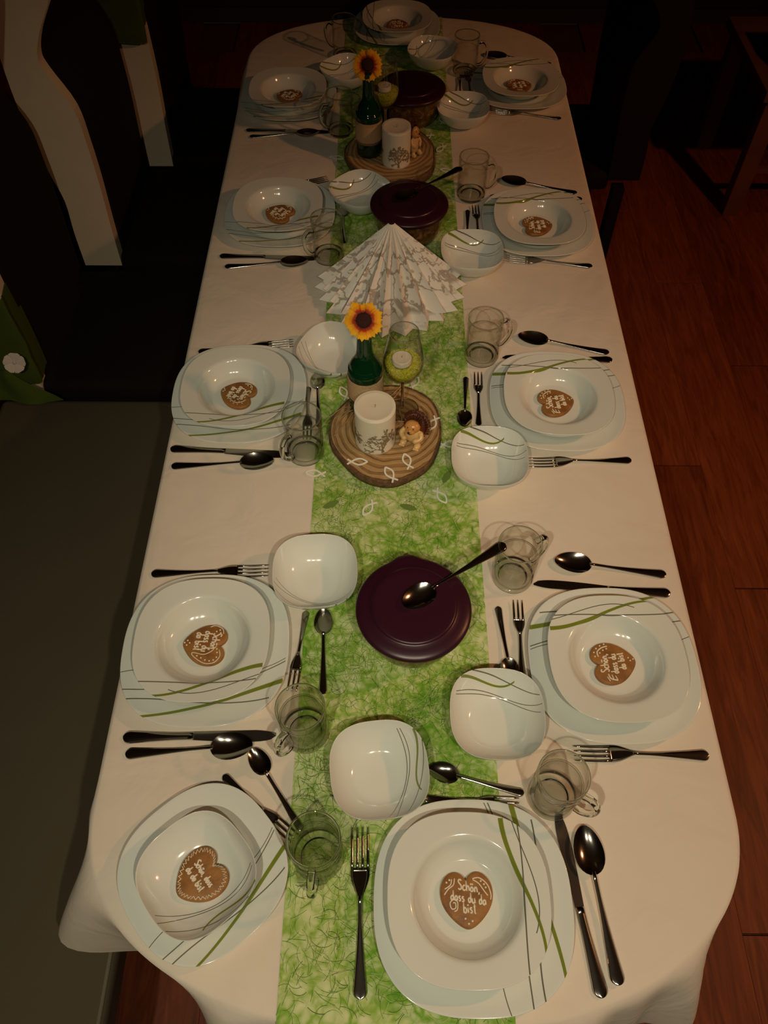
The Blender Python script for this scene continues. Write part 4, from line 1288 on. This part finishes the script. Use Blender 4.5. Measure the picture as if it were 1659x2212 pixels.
# (px, py, nose direction in the picture as dx, dy, height base, label)
FISH = [(772, 998, 1, 0, SZ, 'white wooden fish on the near slice before the candle'), (880, 997, -.4, -1, SZ, 'white wooden fish on the near slice below the hedgehog'), (843, 1025, -.7, -1, SZ, 'white wooden fish at the front edge of the near slice'),
        (935, 915, -.6, 1, SZ, 'white wooden fish on the near slice right of the hedgehog'), (895, 828, .6, -1, ON_RUN, 'white wooden fish behind the near slice under the wine glass'), (743, 850, -.5, -1, ON_RUN, 'white wooden fish left of the near bottle'),
        (682, 1023, -1, -.1, ON_RUN, 'white wooden fish left of the near slice at the runner edge'), (970, 960, 1, -.1, ON_RUN, 'white wooden fish half under the bowl right of the near slice'), (952, 1072, .8, 1, ON_RUN, 'white wooden fish right on the runner before the near slice'),
        (797, 1098, -.8, 1, ON_RUN, 'white wooden fish on the runner between near slice and pot'), (955, 260, -.2, -1, ON_RUN, 'white wooden fish by the far right bowl'), (924, 296, -1, .5, ON_RUN, 'white wooden fish behind the far slice on the right'),
        (952, 321, -.7, .6, ON_RUN, 'white wooden fish right of the far slice'), (966, 369, -1, -.2, ON_RUN, 'white wooden fish at the right runner edge by the middle pot'), (727, 340, 1, .2, ON_RUN, 'white wooden fish at the left runner edge by the far slice')]
for (px, py, dx, dy, z, lab) in FISH:
    a = at(px, py, z); b = at(px + dx * 10, py + dy * 10, z); ang = math.atan2(b.y - a.y, b.x - a.x)
    tag(inst('fish_confetti', ME_FISH, None, (a.x, a.y, z + .0003), (0, 0, ang)), lab, 'table scatter', 'fish scatter')
def leaf_mesh():
    mb = MB(); P = []
    for i in range(16):
        t = 2 * PI * i / 16; P.append((.016 * math.cos(t), .0065 * math.sin(t) * (1 - .25 * abs(math.cos(t)))))
    mb.prism(P, 0, .0006); o = mb.build('scatter_leaf', M_LEAF, None, False); me = o.data; bpy.data.objects.remove(o); return me
ME_LEAF = leaf_mesh()
for (px, py, ang, lab) in ((965, 1030, 1.1, 'dull green leaf scatter beside the bowl right of the near slice'), (882, 1096, -.3, 'dull green leaf scatter before the near slice on the right'), (715, 1090, .5, 'dull green leaf scatter before the near slice on the left')):
    p = at(px, py, ON_RUN); tag(inst('scatter_leaf', ME_LEAF, None, (p.x, p.y, ON_RUN + .0002), (0, 0, ang)), lab, 'table scatter', 'leaf scatter')

# ------------------------------------------------------------------ bench and chairs
bench = tag(empty('bench', (-.70, .55, 0)), 'olive brown upholstered bench along the left side of the table', 'bench')
m = MB(); m.box(-.27, .258, -.80, .82, .40, .452, .018); m.build('seat_cushion', M_BENCH, bench)
m = MB(); m.box(-.26, .235, -.79, .81, .30, .40); m.build('seat_frame', M_TRIM, bench, False)
mb = MB(); mb.tube([(.250, -.79, .447), (.250, .81, .447)], .004, 6); mb.build('piping', M_PIPING, bench)
for sx in (-.24, .20):
    for sy in (-.76, .76):
        m = MB(); m.box(sx - .02, sx + .02, sy - .02, sy + .02, 0, .30); m.build('leg', M_TRIM, bench, False)
m = MB(); m.box(-.36, -.27, -.80, .82, .42, .88, .03); m.build('backrest', M_BENCH, bench)

PROF_B = [(-.878, .44), (-.876, .55), (-.870, .648), (-.884, .736), (-.899, .872), (-.897, 1.02), (-.880, 1.142), (-.855, 1.22)]
PROF_F = [(-.772, .44), (-.768, .57), (-.762, .697), (-.761, .80), (-.766, .896), (-.804, .985), (-.810, 1.02), (-.789, 1.071), (-.743, 1.142), (-.72, 1.20)]
def prof(P, n=20): return [(p.x, p.z) for p in smooth_path([(a, 0, b) for a, b in P], 4)]
def chair(dx, y0, label, panel_mat, mirror=False, w=.45):
    cx = -.72
    o = empty('dining_chair', (cx + dx if not mirror else dx, y0 + w / 2, 0), PI if mirror else 0)
    B = prof(PROF_B); F = prof(PROF_F); poly = [(x - cx, z) for x, z in F] + [(x - cx, z) for x, z in reversed(B)]
    n = len(poly)
    def slab(name, ya, yb, mat, P):
        k = len(P); v = [(x, ya, z) for x, z in P] + [(x, yb, z) for x, z in P]
        f = [tuple(range(k)), tuple(range(2 * k - 1, k - 1, -1))] + [(i, k + i, k + (i + 1) % k, (i + 1) % k) for i in range(k)]
        mesh_obj(name, v, f, mat, o, False)
    slab('side_panel', -w / 2, -w / 2 + .035, panel_mat, poly); slab('side_panel', w / 2 - .035, w / 2, M_DKFAB, poly)
    inner = [(x + .006, z) for x, z in [(a - cx, b) for a, b in F]] + [(x - cx + .012, z) for x, z in reversed(B)]
    slab('backrest', -w / 2 + .036, w / 2 - .036, M_DKFAB, inner)
    mb = MB(); mb.box(-.06, .34, -w / 2, w / 2, .39, .468, .02); mb.build('seat', M_DKFAB, o)
    for sx in (-.10, .30):
        for sy in (-1, 1):
            mb = MB(); mb.box(sx - .02, sx + .02, sy * (w / 2 - .022) - .02, sy * (w / 2 - .022) + .02, 0, .40, .003); mb.build('leg', M_DKFAB, o, False)
    tag(o, label, 'chair', 'high-backed dining chairs'); return o
chair(-.10, 1.40, 'dark high-backed chair with green sash next to the bench', M_CREAM)
chair(0.0, 1.90, 'dark high-backed chair with pale curved side panel, left of the far candle', M_CREAM)
chair(.07, 2.40, 'dark high-backed chair with green sash by the far left table corner', M_CREAM)
chair(.68, 2.44, 'dark brown high-backed chair right of the far table end', M_DKWOOD, True).scale = (1, 1, .84)

def sash(cx, y0, zc, h, label, fl, tail):
    """Organza band around the lower backrest, with a hanging tail and a white flower."""
    o = empty('chair_sash', (cx, y0, zc)); n = 26
    v = []; f = []; rg = random.Random(int(y0 * 100))
    # rounded rectangle path around the backrest section
    path = [(.066, .050), (.066, .004), (.060, -.018), (-.075, -.018), (-.082, .0), (-.082, .46)]
    P = smooth_path([(a, b, 0) for a, b in path], 6)
    rows = 7
    for i, p in enumerate(P):
        for k in range(rows):
            t = k / (rows - 1); pl = .004 * math.sin(k * 2.3 + i * .7)
            s = 1 + .05 * math.sin(t * PI)
            v.append((p.x * s, p.y + (pl - .004 if p.y < .02 else 0), (t - .5) * h + .004 * math.sin(i * .9 + k)))
    for i in range(len(P) - 1):
        for k in range(rows - 1): f.append((i * rows + k, i * rows + k + 1, (i + 1) * rows + k + 1, (i + 1) * rows + k))
    mesh_obj('band', v, f, M_ORG, o)
    if tail:
        v = []; f = []; K = 8; J = 9
        for k in range(K + 1):
            t = k / K
            for j in range(J):
                u = j / (J - 1); x = -.09 + (.10 + tail * t ** 1.6) * u + .0; z = -h * .3 - t * (zc - .462 - h * .3)
                v.append((x, -.024 - .03 * t - .008 * math.sin(u * 9 + t * 2), z + (.010 * math.sin(u * 7) * t if t < 1 else 0)))
        for k in range(K):
            for j in range(J - 1): f.append((k * J + j, k * J + j + 1, (k + 1) * J + j + 1, (k + 1) * J + j))
        mesh_obj('tail', v, f, M_ORG, o)
    fo = mesh_obj('flower_center', *lathe([(0, .004), (.005, .003), (.006, 0), (0, 0)], 12), M_WFLOW, o)
    for k in range(5):
        a = 2 * PI * k / 5; pv = []; pf = []
        for i in range(6):
            t = i / 5; r = .004 + .020 * t; w = .003 + .010 * math.sin(min(1, t * 1.15) * PI / 2)
            if i == 5: w *= .55
            for j in range(5):
                u = (j - 2) / 2; rr = r; pv.append((rr * math.cos(a) - u * w * math.sin(a), rr * math.sin(a) + u * w * math.cos(a), .004 + .003 * t + (.0012 if j % 2 else 0)))
        for i in range(5):
            for j in range(4): pf.append((5 * i + j, 5 * i + 5 + j, 5 * i + 6 + j, 5 * i + 1 + j))
        p = mesh_obj('flower_petal', pv, pf, M_WFLOW, o); p.rotation_euler = (math.radians(62), 0, .35); p.location = fl
    fo.rotation_euler = (math.radians(62), 0, .35); fo.location = fl
    tag(o, label, 'chair sash', 'green chair sashes'); return o
sash(-.925, 1.40, .625, .26, 'green organza sash with white flower on the chair next to the bench', (.045, -.045, -.035), .11)
sash(-.76, 2.40, .93, .20, 'green organza sash with white flower on the far left chair', (-.07, -.035, -.045), 0)

# side table at the right far side with a box on it
st = tag(empty('side_table', (1.62, 3.02, 0)), 'low dark wooden side table at the far right', 'side table')
m = MB(); m.box(-.32, .42, -.26, .30, .46, .50, .004); m.build('top', M_BRWOOD, st, False)
for sx in (-.265, .37):
    for sy in (-.215, .26):
        m = MB(); m.box(sx - .032, sx + .032, sy - .025, sy + .025, 0, .46, .003); m.build('leg', M_BRWOOD, st, False)
m = MB(); m.box(-.23, .335, -.22, -.20, .17, .19); m.build('stretcher', M_BRWOOD, st, False)
M_GREY = plain('grey_box_card', (.12, .12, .115), .5); M_PALE = plain('pale_edge', (.40, .36, .33), .5)
bx = tag(empty('storage_box', (1.44, 2.90, .5002)), 'dark box with grey label standing on the side table', 'box')
m = MB(); m.box(-.06, .06, -.08, .08, 0, .16, .004); m.build('body', M_TRIM, bx)
m = MB(); m.box(-.035, .045, -.0812, -.0800, .07, .13); m.build('label', M_GREY, bx, False)
m = MB(); m.box(-.05, .055, -.0815, -.0800, .005, .018); m.build('edge_strip', M_PALE, bx, False)
